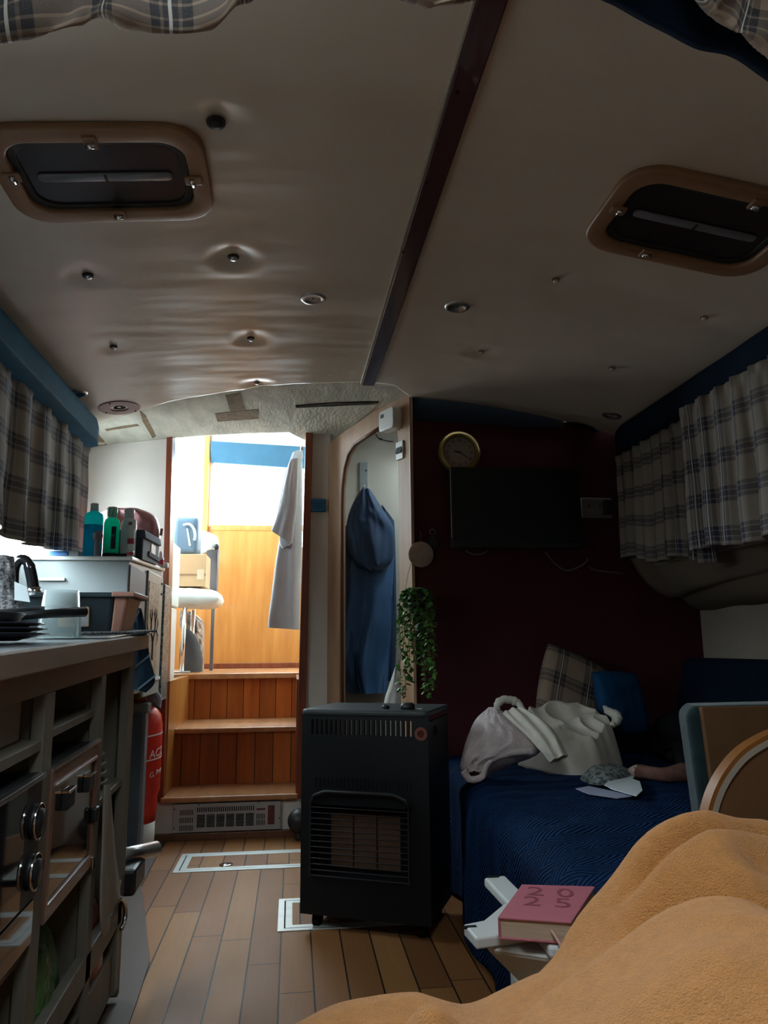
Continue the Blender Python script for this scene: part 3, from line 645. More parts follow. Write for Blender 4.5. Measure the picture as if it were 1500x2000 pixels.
for p, lb, r in zip(STUD, SL, (.013, .0105, .010, .0085, .0085, .0085, .007, .007, .007, .008)):
    q = Vector((p.x, p.y, ceil_pt((p.x+.95)/2.41, (p.y-.02)/(edge_y(p.x)-.02))[2]-.003))
    t = thing('ceiling_button', lb, 'button', q, 'screw buttons holding up the vinyl lining')
    MB(ceil_frame(q)).lathe([(r*1.05, 0), (r, .004), (r*.6, .007), (0, .008)], n=18).build('cap', 'gasket' if r > .012 else 'steel' if r > .008 else 'vinyl', t, smooth=True)
    MB(ceil_frame(q)).lathe([(r*1.5, -.004), (r*1.45, .0005), (r*1.02, .001)], n=18).build('recess', 'gasket' if r > .008 else 'stain', t)

def deck_hatch(name, label, mtx, W, H, rcorner, latch):
    t = thing(name, label, 'hatch', mtx.translation)
    o = [(x, y, 0) for x, y in rrect(W, H, rcorner)]; i = [(x, y, 0) for x, y in rrect(W-.085, H-.085, rcorner*.72)]
    i2 = [(x, y, 0) for x, y in rrect(W-.118, H-.118, rcorner*.62)]
    b = MB(mtx); b.ring(o, i, (0, 0, .020)); b.build('frame', 'tan', t, bevel=.006, seg=3, smooth=True)
    b = MB(mtx); b.ring(i, i2, (0, 0, .010)); b.build('gasket', 'gasket', t, bevel=.003)
    MB(mtx).prism([(x, y, .002) for x, y in rrect(W-.10, H-.10, rcorner*.68)], (0, 0, .003)).build('pane', 'acrylic', t)
    k = rrect((W-.14)*.94, .028, .012)
    MB(mtx).prism([(x, y+.005, .0045) for x, y in k], (0, 0, .006)).build('handle_rim', 'acrim', t, bevel=.003, smooth=True)
    MB(mtx).box(-.003, .003, -.006, .016, .0105, .012).build('joint', 'gasket', t)
    for x, y, a in latch:
        lm = mtx @ Matrix.Translation((x, y, .018)) @ Matrix.Rotation(a, 4, 'Z')
        l = MB(lm).box(-.014, .014, -.016, .020, 0, .008).build('latch', 'tan', t, bevel=.003)
        MB(lm).cyl((-.010, 0, .010), (.010, 0, .010), .006).build('pin', 'chrome', l, smooth=True)
    return t
# left hatch: corners measured on the deckhead
def hatch_mtx(cpx, cpy, xdir):
    c = on_ceiling(cpx, cpy); m = ceil_frame(c+Vector((0, 0, -.002)))
    return m @ Matrix.Rotation(xdir, 4, 'Z')
hl = hatch_mtx(206, 335, math.radians(0))
deck_hatch('deck_hatch', 'tan rimmed deck hatch on the grey ceiling above the galley curtain', hl, .44, .325, .075,
           [(0, .125, 0), (0, -.125, PI), (.183, 0, -PI/2), (-.183, -.02, PI/2)])
hr = hatch_mtx(1360, 432, math.radians(0))
deck_hatch('deck_hatch', 'orange brown rimmed deck hatch on the darker ceiling above the plaid curtain', hr, .47, .335, .085,
           [(-.06, .130, 0), (.07, -.128, PI), (-.197, -.01, PI/2)])

def downlight(px, py, label, r=.032):
    p = on_ceiling(px, py); m = ceil_frame(p)
    t = thing('ceiling_spotlight', label, 'spotlight', p, 'recessed spotlights in the ceiling')
    MB(m).lathe([(r*1.25, -.003), (r*1.25, .002), (r*1.1, .006), (r*.78, .007), (r*.72, .002)], n=28).build('bezel', 'steel', t, smooth=True)
    MB(m).lathe([(r*.76, -.002), (r*.74, .002), (r*.4, .001), (0, .003)], n=24).build('lens', 'acrim', t, smooth=True)
downlight(612, 582, 'recessed spotlight set in a pucker of the lining, just left of the batten')
downlight(893, 598, 'recessed spotlight just right of the batten')
downlight(150, 768, 'recessed spotlight beside the pink rimmed speaker')
downlight(1195, 811, 'recessed spotlight beside the dark speaker, by the right pelmet')
p = on_ceiling(233, 795); m = ceil_frame(p)
t = thing('ceiling_speaker', 'round speaker with flat pink rim at the edge of the lining', 'speaker', p)
MB(m).lathe([(.083, -.004), (.083, .006), (.036, .007), (.034, 0)], n=40, cap=False).build('rim', plain('dusty_pink_rim', (.30, .17, .155), .5), t, bevel=.001)
MB(m).lathe([(.035, .001), (.02, .003), (0, .002)], n=30).build('cone', 'dark', t, smooth=True)
for a in (.7, 2.6, 4.4): MB(m).lathe([(.004, .006), (.003, .009), (0, .009)], (.072*math.cos(a), .072*math.sin(a), 0), n=10).build('screw', 'dark', t)
p = on_ceiling(1127, 838); m = ceil_frame(p)
t = thing('ceiling_speaker', 'round black speaker above the television', 'speaker', p)
MB(m).lathe([(.088, -.004), (.086, .006), (.07, .010), (.06, .006)], n=40).build('rim', 'black', t, smooth=True)
MB(m).lathe([(.062, .004), (.03, .010), (0, .010)], n=30).build('grille', 'dark', t, smooth=True)

# ------------------------------------------------------------------ pelmets and curtains
def pelmet(name, label, y0, y1, x_in, x_out, zt, zb, side, mat='pelmet'):
    prof = []
    for k in range(13):
        a = k/12
        prof.append((lerp(x_out, x_in, sstep(min(1, a*1.6))), lerp(zt, zb, a**1.2)))
    pts = [(x_out, zt+.05)]+[(lerp(x_out, x_in, math.sin(PI*.5*min(1, (k+1)/7))), zt+.045-.045*(k/12)-(zt-zb)*(k/12)**1.3) for k in range(13)]+[(x_out, zb)]
    b = MB(); Y = [lerp(y0, y1, i/30) for i in range(31)]; n_ = len(pts); vs = []
    for y in Y:
        e = sstep((y1-y)/.12); f = .004*fold(y*6, side)
        vs += [(x_out+(x-x_out)*(.55+.45*e)+f*(x != x_out), y, z+.012*(1-e)*(z < zb+.02)) for x, z in pts]
    fs = [(i*n_+k, i*n_+k+1, (i+1)*n_+k+1, (i+1)*n_+k) for i in range(30) for k in range(n_-1)]+[tuple(range(n_)), tuple(30*n_+k for k in reversed(range(n_)))]
    b.add(vs, fs); o = b.build(name, mat, smooth=True); tag(o, label, 'pelmet'); return o
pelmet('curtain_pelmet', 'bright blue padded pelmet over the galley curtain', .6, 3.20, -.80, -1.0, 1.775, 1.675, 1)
pelmet('curtain_pelmet', 'blue padded pelmet, coloured dark for shade, over the cream plaid curtain', .6, 2.99, 1.335, 1.45, 1.735, 1.65, 2, 'pelmet_dark')

def curtain(name, label, x, y0, y1, zt, zb, side, mat, amp, pleats, seed, nu=360, nv=40, lean=0.0, cup=1.45):
    L = abs(y1-y0)*cup
    def f(u, v):
        y = lerp(y0, y1, u); ph = u*pleats*2*PI+1.4*fold(u*5, seed, s=1)+.5*fold(u*3, v*1.2, seed)
        a = amp*(.45+.55*v)*(.75+.5*fold(u*7, seed+3))
        s_ = math.sin(ph); s_ = math.copysign(abs(s_)**.75, s_)
        xx = x+side*(a*s_+lean*v)+.006*fold(u*14, v*3, seed)
        yy = y+.30*amp*math.cos(ph)*v
        z = lerp(zt(u), zb(u), v)
        if v < .07: xx += side*.004*math.sin(u*pleats*14)
        return (xx, yy, z)
    b = MB(); b.grid(f, nu, nv, lambda u, v: (u*L, (1-v)*(zt(.5)-zb(.5))))
    o = b.build(name, mat, smooth=True, solid=.002)
    return tag(o, label, 'curtain')
curtain('curtain', 'dark backlit plaid curtain hanging over the galley window', -.862, 1.15, 3.16, lambda u: 1.695, lambda u: 1.195+.018*math.sin(u*9)-.012*sstep((u-.5)*4)+.03*sstep((.62-u)*8)*(u < .65), 1, 'plaidL', .022, 10, 2, lean=.010)
curtain('curtain', 'cream and black plaid curtain nearest the dark television', 1.385, 2.985, 2.29, lambda u: 1.647, lambda u: 1.205-.085*u+.012*math.sin(u*12), -1, 'plaidL', .024, 9, 5, nu=220)
curtain('curtain', 'cream and black plaid curtain cut by the right edge, hanging shorter', 1.325, 2.33, 1.06, lambda u: 1.647, lambda u: 1.150-.02*u+.008*math.sin(u*20), -1, 'plaidL', .024, 13, 8, nu=300)

# plaid cloth gathered up under the deckhead at the forward bulkhead opening
def swag(name, label, low, mat, ytop, amp, seed, ny=5):
    lo = [Vector(at_y(*p, .86)) for p in low]
    def f(u, v):  # v: 0 back underside .. 1 front
        e = cr(lo, u); a = PI*(v*1.15-.1)
        H = max(.05, zc(e.x)+.0-e.z)
        r = min(.05, .025+H*.3)
        y = .98-r*math.sin(a)*0+(-.02-.10*(1-math.cos(a))*.5)
        z = e.z+H*.5*(1-math.cos((v-.5)*2*PI*.5))*1.0 + (abs(v-.5)*2)**2*.0
        z = e.z+H*(abs(v-.5)*2)**1.6
        y = .835+(.03+min(H, .2)*.15)*(v-.5)*2
        k = 1-abs(v-.5)*2
        n1 = fold(u*6, v*2.5, seed); n2 = 1-abs(fold(u*5+v*3, v*4, seed+4))*2
        return (e.x+.02*n1, y+amp*n2*.8, z+amp*n1*(.35+.6*(1-k)))
    L = sum((lo[i+1]-lo[i]).length for i in range(len(lo)-1))
    b = MB(); b.grid(f, 120, 44, lambda u, v: (u*L*1.15, v*.40))
    o = b.build(name, mat, smooth=True, solid=.004)
    return tag(o, label, 'curtain', None)
swag('curtain_swag', 'large plaid cloth gathered under the ceiling at the top left corner', [(-120, 118), (0, 98), (110, 78), (190, 54), (235, 68), (300, 72), (385, 76), (440, 50), (485, 14), (520, -40)], 'plaidS', 0, .018, 3)
swag('curtain_swag', 'strip of plaid cloth peeping in at the top edge beside the batten', [(690, -30), (740, 2), (790, 26), (835, 36), (885, 30), (925, 16), (960, 8), (1010, 4), (1080, 2), (1110, 5), (1180, -8)], 'plaidS', 0, .008, 7)
swag('curtain_swag', 'plaid cloth gathered under the ceiling in the top right corner', [(1330, -40), (1345, 2), (1372, 36), (1400, 50), (1428, 76), (1465, 104), (1500, 138), (1560, 190), (1640, 240)], 'plaidS', 0, .012, 11)
pm = [at_y(*p, .93) for p in [(1150, -14), (1200, 4), (1280, 46), (1360, 84), (1430, 106), (1500, 148), (1580, 205)]]
def nav(u, v):
    e = cr(pm, u); return (e.x-.01*v, .93-.035*v, e.z+v*(zc(e.x)-e.z)+.006*fold(u*5, v*4, 2))
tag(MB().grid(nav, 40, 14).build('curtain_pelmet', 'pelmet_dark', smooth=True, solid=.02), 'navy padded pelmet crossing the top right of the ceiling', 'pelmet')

# ------------------------------------------------------------------ television wall
cp = Vector((.690, 2.998, 1.652)); t = thing('wall_clock', 'round brass ship clock with pale roman numeral dial on the red wall', 'clock', cp)
MB().lathe([(.092, 0), (.092, .012), (.083, .022), (.074, .028), (.070, .026), (.066, .010)], cp, (0, -1, 0), 48, cap=False).build('case', 'brass', t, smooth=True)
MB().lathe([(.067, .006), (.067, .0125), (0, .0125)], cp, (0, -1, 0), 40).build('dial', plain('aged_dial', (.33, .27, .22), .7, var=.05), t)
nb = MB(); cf = frame(cp+Vector((0, -.0135, 0)), (1, 0, 0), (0, 0, 1), (0, -1, 0))
for k, s in enumerate(['XII', 'I', 'II', 'III', 'IIII', 'V', 'VI', 'VII', 'VIII', 'IX', 'X', 'XI']):
    a = -2*PI*k/12; nb.text(s, .017, cf @ Matrix.Rotation(a, 4, 'Z') @ Matrix.Translation((0, .052, 0)), .0004)
nb.build('numerals', 'darktext', t)
for nm, a, l, wd in (('hour_hand', 98, .028, .005), ('minute_hand', -32-0, .048, .003)):
    a = math.radians(a if nm == 'hour_hand' else -34); hm = cf @ Matrix.Rotation(a if nm == 'hour_hand' else math.radians(-123)+0, 4, 'Z') @ Matrix.Translation((0, 0, .0015))
    if nm == 'hour_hand': hm = cf @ Matrix.Rotation(math.radians(80), 4, 'Z') @ Matrix.Translation((0, 0, .0015))
    MB(hm).prism([(-wd*.5, -.008, 0), (wd*.5, -.008, 0), (wd*.7, l*.6, 0), (0, l, 0), (-wd*.7, l*.6, 0)], (0, 0, .0008)).build(nm, 'darktext', t)
MB(cf).cyl((0, 0, 0), (0, 0, .004), .004).build('hub', 'darktext', t)

t = thing('television', 'dark flat television hung on the red wall', 'television', (.918, 2.96, 1.24))
MB().box(.638, 1.198, 2.945, 2.975, 1.240, 1.580).build('screen_case', 'black', t, bevel=.006)
MB().box(.646, 1.190, 2.942, 2.946, 1.262, 1.572).build('screen', 'screen', t)
MB().box(.75, 1.05, 2.974, 2.999, 1.30, 1.50).build('wall_bracket', 'black', t)
MB().box(.638, .6405, 2.941, 2.946, 1.28, 1.575).build('edge_strip', 'steel', t)
t = thing('wall_socket', 'grey double socket plate on the wall right of the television', 'socket', (1.285, 2.996, 1.43))
sp0, sp1 = at_y(1134, 972, 2.99), at_y(1196, 1012, 2.99)
MB().box(sp0.x, sp1.x, 2.986, 2.999, sp1.z, sp0.z).build('plate', 'socket', t, bevel=.004)
for fx in (.25, .6): 
    x = lerp(sp0.x, sp1.x, fx); z = (sp0.z+sp1.z)/2
    MB().box(x-.003, x+.003, 2.984, 2.987, z+.002, z+.010).build('pin_slot', 'dark', t)
tag(MB().box(sp1.x-.045, sp1.x-.002, 2.955, 2.985, sp1.z+.012, sp0.z-.012).build('plug', 'black', bevel=.006), 'black plug pushed into the socket beside the television', 'plug')
tag(MB().tube([cr([at_y(*p, 2.99) for p in [(1065, 1078), (1085, 1102), (1105, 1114), (1125, 1110), (1143, 1100), (1148, 1090)]], i/24) for i in range(25)], .0035, 6).build('cable', 'wire', smooth=True), 'thin cable looping below the television corner', 'cable')
tag(MB().tube([cr([at_y(*p, 2.992) for p in [(1148, 1106), (1165, 1114), (1200, 1118), (1215, 1120)]], i/12) for i in range(13)], .003, 6).build('cable', 'wire', smooth=True), 'thin cable running from the television loop towards the curtain', 'cable')
tag(MB().tube([cr([at_y(*p, 2.99) for p in [(910, 1076), (922, 1082), (940, 1082), (952, 1077)]], i/12) for i in range(13)], .003, 6).build('cable', 'wire', smooth=True), 'short loop of cable under the middle of the television', 'cable')
# round plaque hung on the corner
pc = at_y(822, 1083, 2.985); t = thing('hanging_plaque', 'round buff ceramic plaque hanging on the red wall above the trailing plant', 'plaque', pc)
MB().lathe([(.0, -.005), (.050, -.005), (.0535, 0), (.050, .006), (0, .008)], pc, (0, -1, 0), 40).build('disc', 'clay', t, smooth=True)
tag_p = MB().tube([pc+Vector((0, .0, .045)), pc+Vector((.002, .006, .08)), pc+Vector((0, .01, .10))], .0012, 6); tag_p.build('cord', 'wire', t)
# a bunch of keys by the television corner
kc = at_y(845, 1060, 2.985); t = thing('key_bunch', 'dark bunch of keys hanging between the plaque and the television', 'keys', kc)
MB().lathe([(.011, -.001), (.0125, 0), (.011, .001), (.0095, 0), (.011, -.001)], kc+Vector((0, 0, .045)), (0, 1, .2), 20).build('ring', 'steel', t)
for k in range(4):
    a = -.4+.25*k; d = Vector((math.sin(a), 0, -math.cos(a)))
    MB().slab([kc+Vector((0, -.003*k, .036))+d*q+Vector((w_, 0, 0)) for q, w_ in ((0, -.005), (0, .005), (.06, .004), (.06, -.004))], (0, .002, 0)).build('key', 'black', t)

# ------------------------------------------------------------------ things on the diagonal bulkhead
def dfr(px, py):
    d = ray(px, py); n_ = DN; q = (A3-CAM).dot(n_)/d.dot(n_); return CAM+d*q
p = dfr(770, 822); t = thing('gas_alarm', 'white rounded gas alarm box high on the arch frame', 'alarm', p)
fm = frame(p, DU, (0, 0, 1), DN)
MB(fm).prism([(x, y, 0) for x, y in rrect(.115, .095, .018)], (0, 0, .045)).build('case', 'offwhite', t, bevel=.006, seg=3, smooth=False)
MB(fm).box(-.040, -.018, .012, .028, .044, .0465).build('display', 'darktext', t)
p = dfr(782, 880); t = thing('switch_panel', 'small white switch plate with black rockers on the arch frame', 'switch', p)
fm = frame(p, DU, (0, 0, 1), DN)
MB(fm).box(-.026, .026, -.040, .040, 0, .007).build('plate', 'white', t, bevel=.003)
for k in range(3): MB(fm).hexa([(-.019+.013*k, -.014, .006), (-.008+.013*k, -.014, .006), (-.008+.013*k, .016, .006), (-.019+.013*k, .016, .006), (-.019+.013*k, -.012, .013), (-.008+.013*k, -.012, .013), (-.008+.013*k, .014, .008), (-.019+.013*k, .014, .008)]).build('rocker', 'black', t)
p = at_y(621, 988, 3.618); t = thing('wall_thermometer', 'small blue box on the cream strip between doorway and arch', 'box', p)
MB().prism([(p.x+x, p.y, p.z+z) for x, z in rrect(.078, .063, .006)], (0, -.018, 0)).build('case', plain('blue_plastic', (.018, .10, .19), .5), t, bevel=.003)
MB().box(p.x-.022, p.x+.022, p.y-.0195, p.y-.018, p.z-.012, p.z+.014).build('display', plain('dark_blue_window', (.013, .07, .14), .3), t)

# raincoat and what hangs with it
def pr(rows, Y): return [(Vector(at_y(*a, Y)), Vector(at_y(*b_, Y))) for a, b_ in rows]
YC = 3.70
t = thing('raincoat', 'blue hooded raincoat hanging on a strip of hooks inside the arch', 'coat', at_y(715, 1350, YC))
vw = (-.2, -1, 0)
def cf_(u, v): return .016*(1-abs(fold(u*3+v, v*2.5, 7))*2)+.022*math.sin(u*11+3*fold(u*2, v*1.5, 1)+v*1.5)*(.4+v)+.012*fold(u*5, v*5, 4)
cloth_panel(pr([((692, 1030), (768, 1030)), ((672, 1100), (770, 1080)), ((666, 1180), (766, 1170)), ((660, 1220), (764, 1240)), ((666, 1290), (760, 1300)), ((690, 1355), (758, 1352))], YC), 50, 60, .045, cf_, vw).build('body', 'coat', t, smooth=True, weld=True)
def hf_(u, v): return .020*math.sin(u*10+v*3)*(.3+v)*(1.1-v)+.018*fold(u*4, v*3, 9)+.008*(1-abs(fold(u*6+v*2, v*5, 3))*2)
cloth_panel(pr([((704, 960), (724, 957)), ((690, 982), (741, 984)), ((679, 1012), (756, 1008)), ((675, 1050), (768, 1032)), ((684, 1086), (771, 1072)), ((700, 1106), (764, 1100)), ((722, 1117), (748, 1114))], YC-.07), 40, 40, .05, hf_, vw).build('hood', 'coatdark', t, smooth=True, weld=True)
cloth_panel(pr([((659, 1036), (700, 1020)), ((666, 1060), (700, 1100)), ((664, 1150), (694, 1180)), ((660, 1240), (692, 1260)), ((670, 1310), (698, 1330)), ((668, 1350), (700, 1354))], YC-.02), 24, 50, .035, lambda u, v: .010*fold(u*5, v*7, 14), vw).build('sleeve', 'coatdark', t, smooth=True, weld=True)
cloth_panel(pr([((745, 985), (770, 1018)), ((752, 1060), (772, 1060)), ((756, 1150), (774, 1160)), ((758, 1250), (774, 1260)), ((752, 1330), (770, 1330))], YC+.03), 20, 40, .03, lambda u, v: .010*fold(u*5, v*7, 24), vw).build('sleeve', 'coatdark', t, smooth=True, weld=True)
MB().tube([at_y(706, 966, YC-.05), at_y(709, 952, YC-.04), at_y(714, 966, YC-.05)], .003, 6).build('loop', 'coatdark', t)
# the washroom panel that carries the hooks
struct(MB().box(.19, 1.17, 3.80, 3.82, 0, 1.97).build('wall_washroom_screen', 'wash'))
p0, p1 = at_y(702, 903, 3.795), at_y(718, 962, 3.795)
t = thing('hook_rail', 'grey vertical hook strip above the raincoat hood', 'hook', (p0.x, 3.795, p1.z))
MB().box(p0.x, p1.x, 3.788, 3.80, p1.z-.06, p0.z).build('strip', plain('grey_strip', (.26, .30, .31), .5), t, bevel=.001)
MB().tube([(p0.x+.025, 3.79, p1.z+.02), (p0.x+.022, 3.765, p1.z+.012), (p0.x+.022, 3.755, p1.z+.03)], .003, 8).build('hook', 'steel', t, smooth=True)
MB().cyl((p1.x-.008, 3.789, p0.z-.045), (p1.x-.008, 3.785, p0.z-.045), .004, n=12).build('screw', 'dark', t)
tag(MB().tube([cr([at_y(*q, 3.79) for q in [(733, 846), (738, 855), (745, 858), (755, 861), (768, 862)]], i/16) for i in range(17)], [.002]*6+[.004]*3+[.002]*8, 6).build('pull_cord', 'dark', smooth=True), 'short knotted dark cord on the washroom wall behind the alarm', 'cord')
t_ = cloth_panel(pr([((771, 1304), (777, 1300)), ((762, 1332), (782, 1325)), ((752, 1362), (786, 1360)), ((745, 1400), (788, 1400))], 3.30), 16, 16, .03, lambda u, v: .012*fold(u*4, v*4, 33), vw)
tag(t_.build('hand_towel', 'white', smooth=True, weld=True), 'white towel hanging low inside the arch behind the plant', 'towel')

# trailing plant
pc = at_y(815, 1165, 2.86); t = thing('hanging_plant', 'trailing green vine plant hanging from a cord below the round plaque', 'plant', pc)
MB().lathe([(.030, -.06), (.040, 0), (.043, .012), (.038, .012)], pc, n=20).build('pot', 'black', t, smooth=True)
MB().tube([at_y(806, 1090, 2.975), at_y(797, 1120, 2.94), at_y(790, 1160, 2.87)], .0012, 5).build('cord', 'wire', t)
def leaf(b, p, d, up_, L, W):
    d = d.normalized(); s_ = d.cross(up_).normalized(); n_ = s_.cross(d)
    b.add([p, p+d*L*.35+s_*W-n_*L*.05, p+d*L*.7+s_*W*.7-n_*L*.1, p+d*L-n_*L*.22, p+d*L*.7-s_*W*.7-n_*L*.1, p+d*L*.35-s_*W-n_*L*.05, p+d*L*.5+n_*L*.04],
          [(0, 1, 6), (1, 2, 6), (2, 3, 6), (3, 4, 6), (4, 5, 6), (5, 0, 6)])
rnd = random.Random(3)
vines = [(782, 1355, .0, 0), (792, 1360, -.03, 1), (800, 1330, .02, 1), (808, 1290, -.05, 1), (815, 1270, .03, 1), (822, 1300, -.02, 1), (830, 1350, .0, 0), (838, 1362, .03, 0), (846, 1345, -.03, 0), (786, 1250, .05, 1), (804, 1240, -.06, 1), (826, 1230, .04, 1), (842, 1260, .02, 1), (796, 1290, -.04, 0), (815, 1215, -.07, 1), (835, 1290, -.04, 1)]
for i, (px, py, dy, dk) in enumerate(vines):
    e = at_y(px, py, 2.86+dy); s0 = Vector((lerp(pc.x, e.x, .75), lerp(pc.y, e.y, .8), pc.z+.018)); top = Vector((lerp(pc.x, e.x, .5), pc.y+dy*.4, pc.z+.03))
    path = [cr([pc+Vector((0, 0, .0)), top, Vector((e.x, e.y, pc.z-.04)), Vector((e.x+rnd.uniform(-.008, .008), e.y, lerp(pc.z, e.z, .6))), e], k/26) for k in range(27)]
    v = MB().tube(path, .0013, 5).build('vine', 'stem', t)
    lb = MB(); Ltot = sum((path[k+1]-path[k]).length for k in range(26)); nl = int(Ltot/.0062)
    for k in range(nl):
        q = cr(path, (k+.5)/nl); a = rnd.uniform(0, 2*PI); d = Vector((math.cos(a), math.sin(a), rnd.uniform(-.9, .35)))
        L = rnd.uniform(.020, .034)*(1.1 if k < nl*.5 else .9); leaf(lb, q, d, Vector((rnd.uniform(-.4, .4), rnd.uniform(-.4, .4), 1)), L, L*.36)
    lb.build('leaves', 'leafA' if (not dk or i % 3 == 0) else 'leafB', v, smooth=True)

# shirt on the right door post
YS = 3.80
t = thing('shirt', 'grey white short sleeved shirt hanging edge-on from the right door post', 'shirt', at_y(560, 1228, YS))
vs_ = (-.35, -1, 0)
cloth_panel(pr([((572, 886), (588, 884)), ((562, 920), (590, 905)), ((556, 980), (590, 980)), ((548, 1040), (590, 1050)), ((538, 1100), (588, 1120)), ((528, 1180), (586, 1180)), ((523, 1226), (585, 1230))], YS+.02), 36, 60, .03, lambda u, v: .014*math.sin(u*10+2*fold(u*2, v*2, 3))*v+.006*fold(u*4, v*6, 5), vs_).build('body', 'shirt', t, smooth=True, weld=True)
cloth_panel(pr([((566, 902), (584, 896)), ((556, 930), (582, 940)), ((546, 980), (580, 985)), ((538, 1015), (575, 1030)), ((530, 1036), (570, 1062))], YS-.04), 28, 36, .028, lambda u, v: .010*fold(u*4, v*4, 21), vs_).build('sleeve', 'shirt', t, smooth=True, weld=True)
cloth_panel(pr([((545, 1044), (566, 1056)), ((546, 1060), (568, 1062)), ((552, 1072), (566, 1066))], YS-.02), 12, 10, .012, lambda u, v: .004*fold(u*4, v*4, 21), vs_).build('cuff', 'shirt', t, smooth=True, weld=True)
cloth_panel(pr([((574, 884), (590, 880)), ((572, 894), (592, 890)), ((568, 906), (590, 900))], YS+.01), 12, 10, .02, lambda u, v: 0, vs_).build('collar', 'shirt', t, smooth=True, weld=True)
hk = at_y(589, 868, YS); hg = thing('clothes_hanger', 'pale hanger hooked on the right door post holding the grey shirt', 'hanger', hk)
MB().tube([hk+Vector((.012, .0, .012)), hk+Vector((.004, 0, .022)), hk+Vector((-.004, 0, .012)), hk+Vector((.0, .0, -.01))], .0025, 6).build('hook', 'steel', hg, smooth=True)
MB().tube([hk+Vector((0, -.16, -.07)), hk+Vector((0, -.02, -.012)), hk+Vector((0, .02, -.012)), hk+Vector((0, .16, -.07))], .006, 8).build('arm', 'white', hg, smooth=True)

# vent heater panel in the step plinth
t = thing('plinth_vent', 'cream louvred vent panel in the plinth under the steps', 'vent', (-.28, 3.618, .1))
def vp(px, py, d=0): q = at_y(px, py, 3.615-d); return q
VX = lambda px: at_y(px, 1600, 3.61).x
VZ = lambda py: at_y(450, py, 3.61).z
MB().box(VX(338), VX(548), 3.598, 3.619, VZ(1622), VZ(1567)).build('plate', plain('pale_vent_plate', (.36, .32, .30), .5, var=.05), t, bevel=.003)
b = MB()
for i in range(27): x = VX(385+i*4.2); b.box(x, x+.0045, 3.596, 3.5985, VZ(1583), VZ(1574))
b.build('upper_slots', 'dark', t)
for j in range(6):
    b = MB()
    for i in range(9): z = VZ(1589+i*2.8); x = VX(385+j*19); b.box(x, x+.036, 3.596, 3.5985, z-.0022, z+.0015)
    b.build('louvre', 'dark', t)
b = MB()
for r_ in range(3):
    for i in range(8): x = VX(352+i*3.4); b.box(x, x+.003, 3.596, 3.5985, VZ(1588+r_*15), VZ(1578+r_*15))
b.build('side_slots', 'dark', t)
b = MB()
for r_ in range(2):
    for i in range(6): x = VX(501+i*3); b.box(x, x+.003, 3.596, 3.5985, VZ(1600+r_*12), VZ(1590+r_*12))
b.build('fan_slots', 'dark', t)
MB().box(VX(523), VX(536), 3.594, 3.5985, VZ(1611), VZ(1574)).build('switch', plain('dark_red_switch', (.10, .018, .015), .4), t, bevel=.002)
MB().box(VX(501), VX(518), 3.595, 3.5985, VZ(1583), VZ(1579)).build('badge', plain('vent_badge', (.12, .03, .03), .4), t)
for px, py in ((341, 1576), (341, 1613), (388, 1569), (505, 1567), (546, 1600)): MB().cyl((VX(px), 3.599, VZ(py)), (VX(px), 3.596, VZ(py)), .003, n=10).build('screw', 'dark', t)
q = at_y(580, 1605, 3.52)
t = thing('black_ball', 'black rounded knob end showing beside the heater, in front of the plinth', 'knob', q)
MB().ball((q.x+.01, q.y+.02, q.z), .052, .05, .052).build('shell', 'black', t, smooth=True)
MB().lathe([(.018, 0), (.02, .01), (.014, q.z-.04), (.014, q.z-.02)], (q.x+.01, q.y+.02, 0), n=16).build('stalk', 'black', t)

# floor hatches
def floor_hatch(label, x0, x1, y0, y1, ring=None):
    t = thing('floor_hatch', label, 'hatch', ((x0+x1)/2, (y0+y1)/2, 0))
    def rg(a, bq, h): return MB().ring([(x0+a, y0+a, 0), (x1-a, y0+a, 0), (x1-a, y1-a, 0), (x0+a, y1-a, 0)], [(x0+bq, y0+bq, 0), (x1-bq, y0+bq, 0), (x1-bq, y1-bq, 0), (x0+bq, y1-bq, 0)], (0, 0, h))
    rg(0, .020, .003).build('outer_edging', 'alu', t, bevel=.0008)
    rg(.020, .024, .0015).build('gap', 'dark', t)
    rg(.024, .046, .003).build('inner_edging', 'alu', t, bevel=.0008)
    MB().box(x0+.046, x1-.046, y0+.046, y1-.046, -.002, .0018).build('lid', 'teakfloor', t)
    if ring:
        r_ = MB().lathe([(.026, .002), (.026, .005), (.014, .006), (.012, .004)], (*ring, 0), n=24).build('lift_ring', 'chrome', t, smooth=True)
        MB().tube([(ring[0]-.012, ring[1], .007), (ring[0], ring[1]-.004, .009), (ring[0]+.012, ring[1], .007)], .0025, 6).build('pull', 'chrome', r_)
floor_hatch('aluminium edged floor hatch with a lift ring before the steps', -.445, .26, 3.115, 3.375, (-.25, 3.19))
floor_hatch('aluminium edged floor hatch half hidden under the black heater', -.035, .45, 2.455, 2.75)

# ------------------------------------------------------------------ black cabinet heater
HR = math.radians(-24.5); HC = Vector((.033, 2.47, 0))
hm = Matrix.Translation(HC) @ Matrix.Rotation(HR, 4, 'Z')      # local x along the front, y back, z up
W_, D_, Z0, Z1 = .415, .285, .045, .650
t = thing('cabinet_heater', 'tall black cabinet gas heater on castors standing on the plank floor', 'heater', HC)
def hx(): return MB(hm)
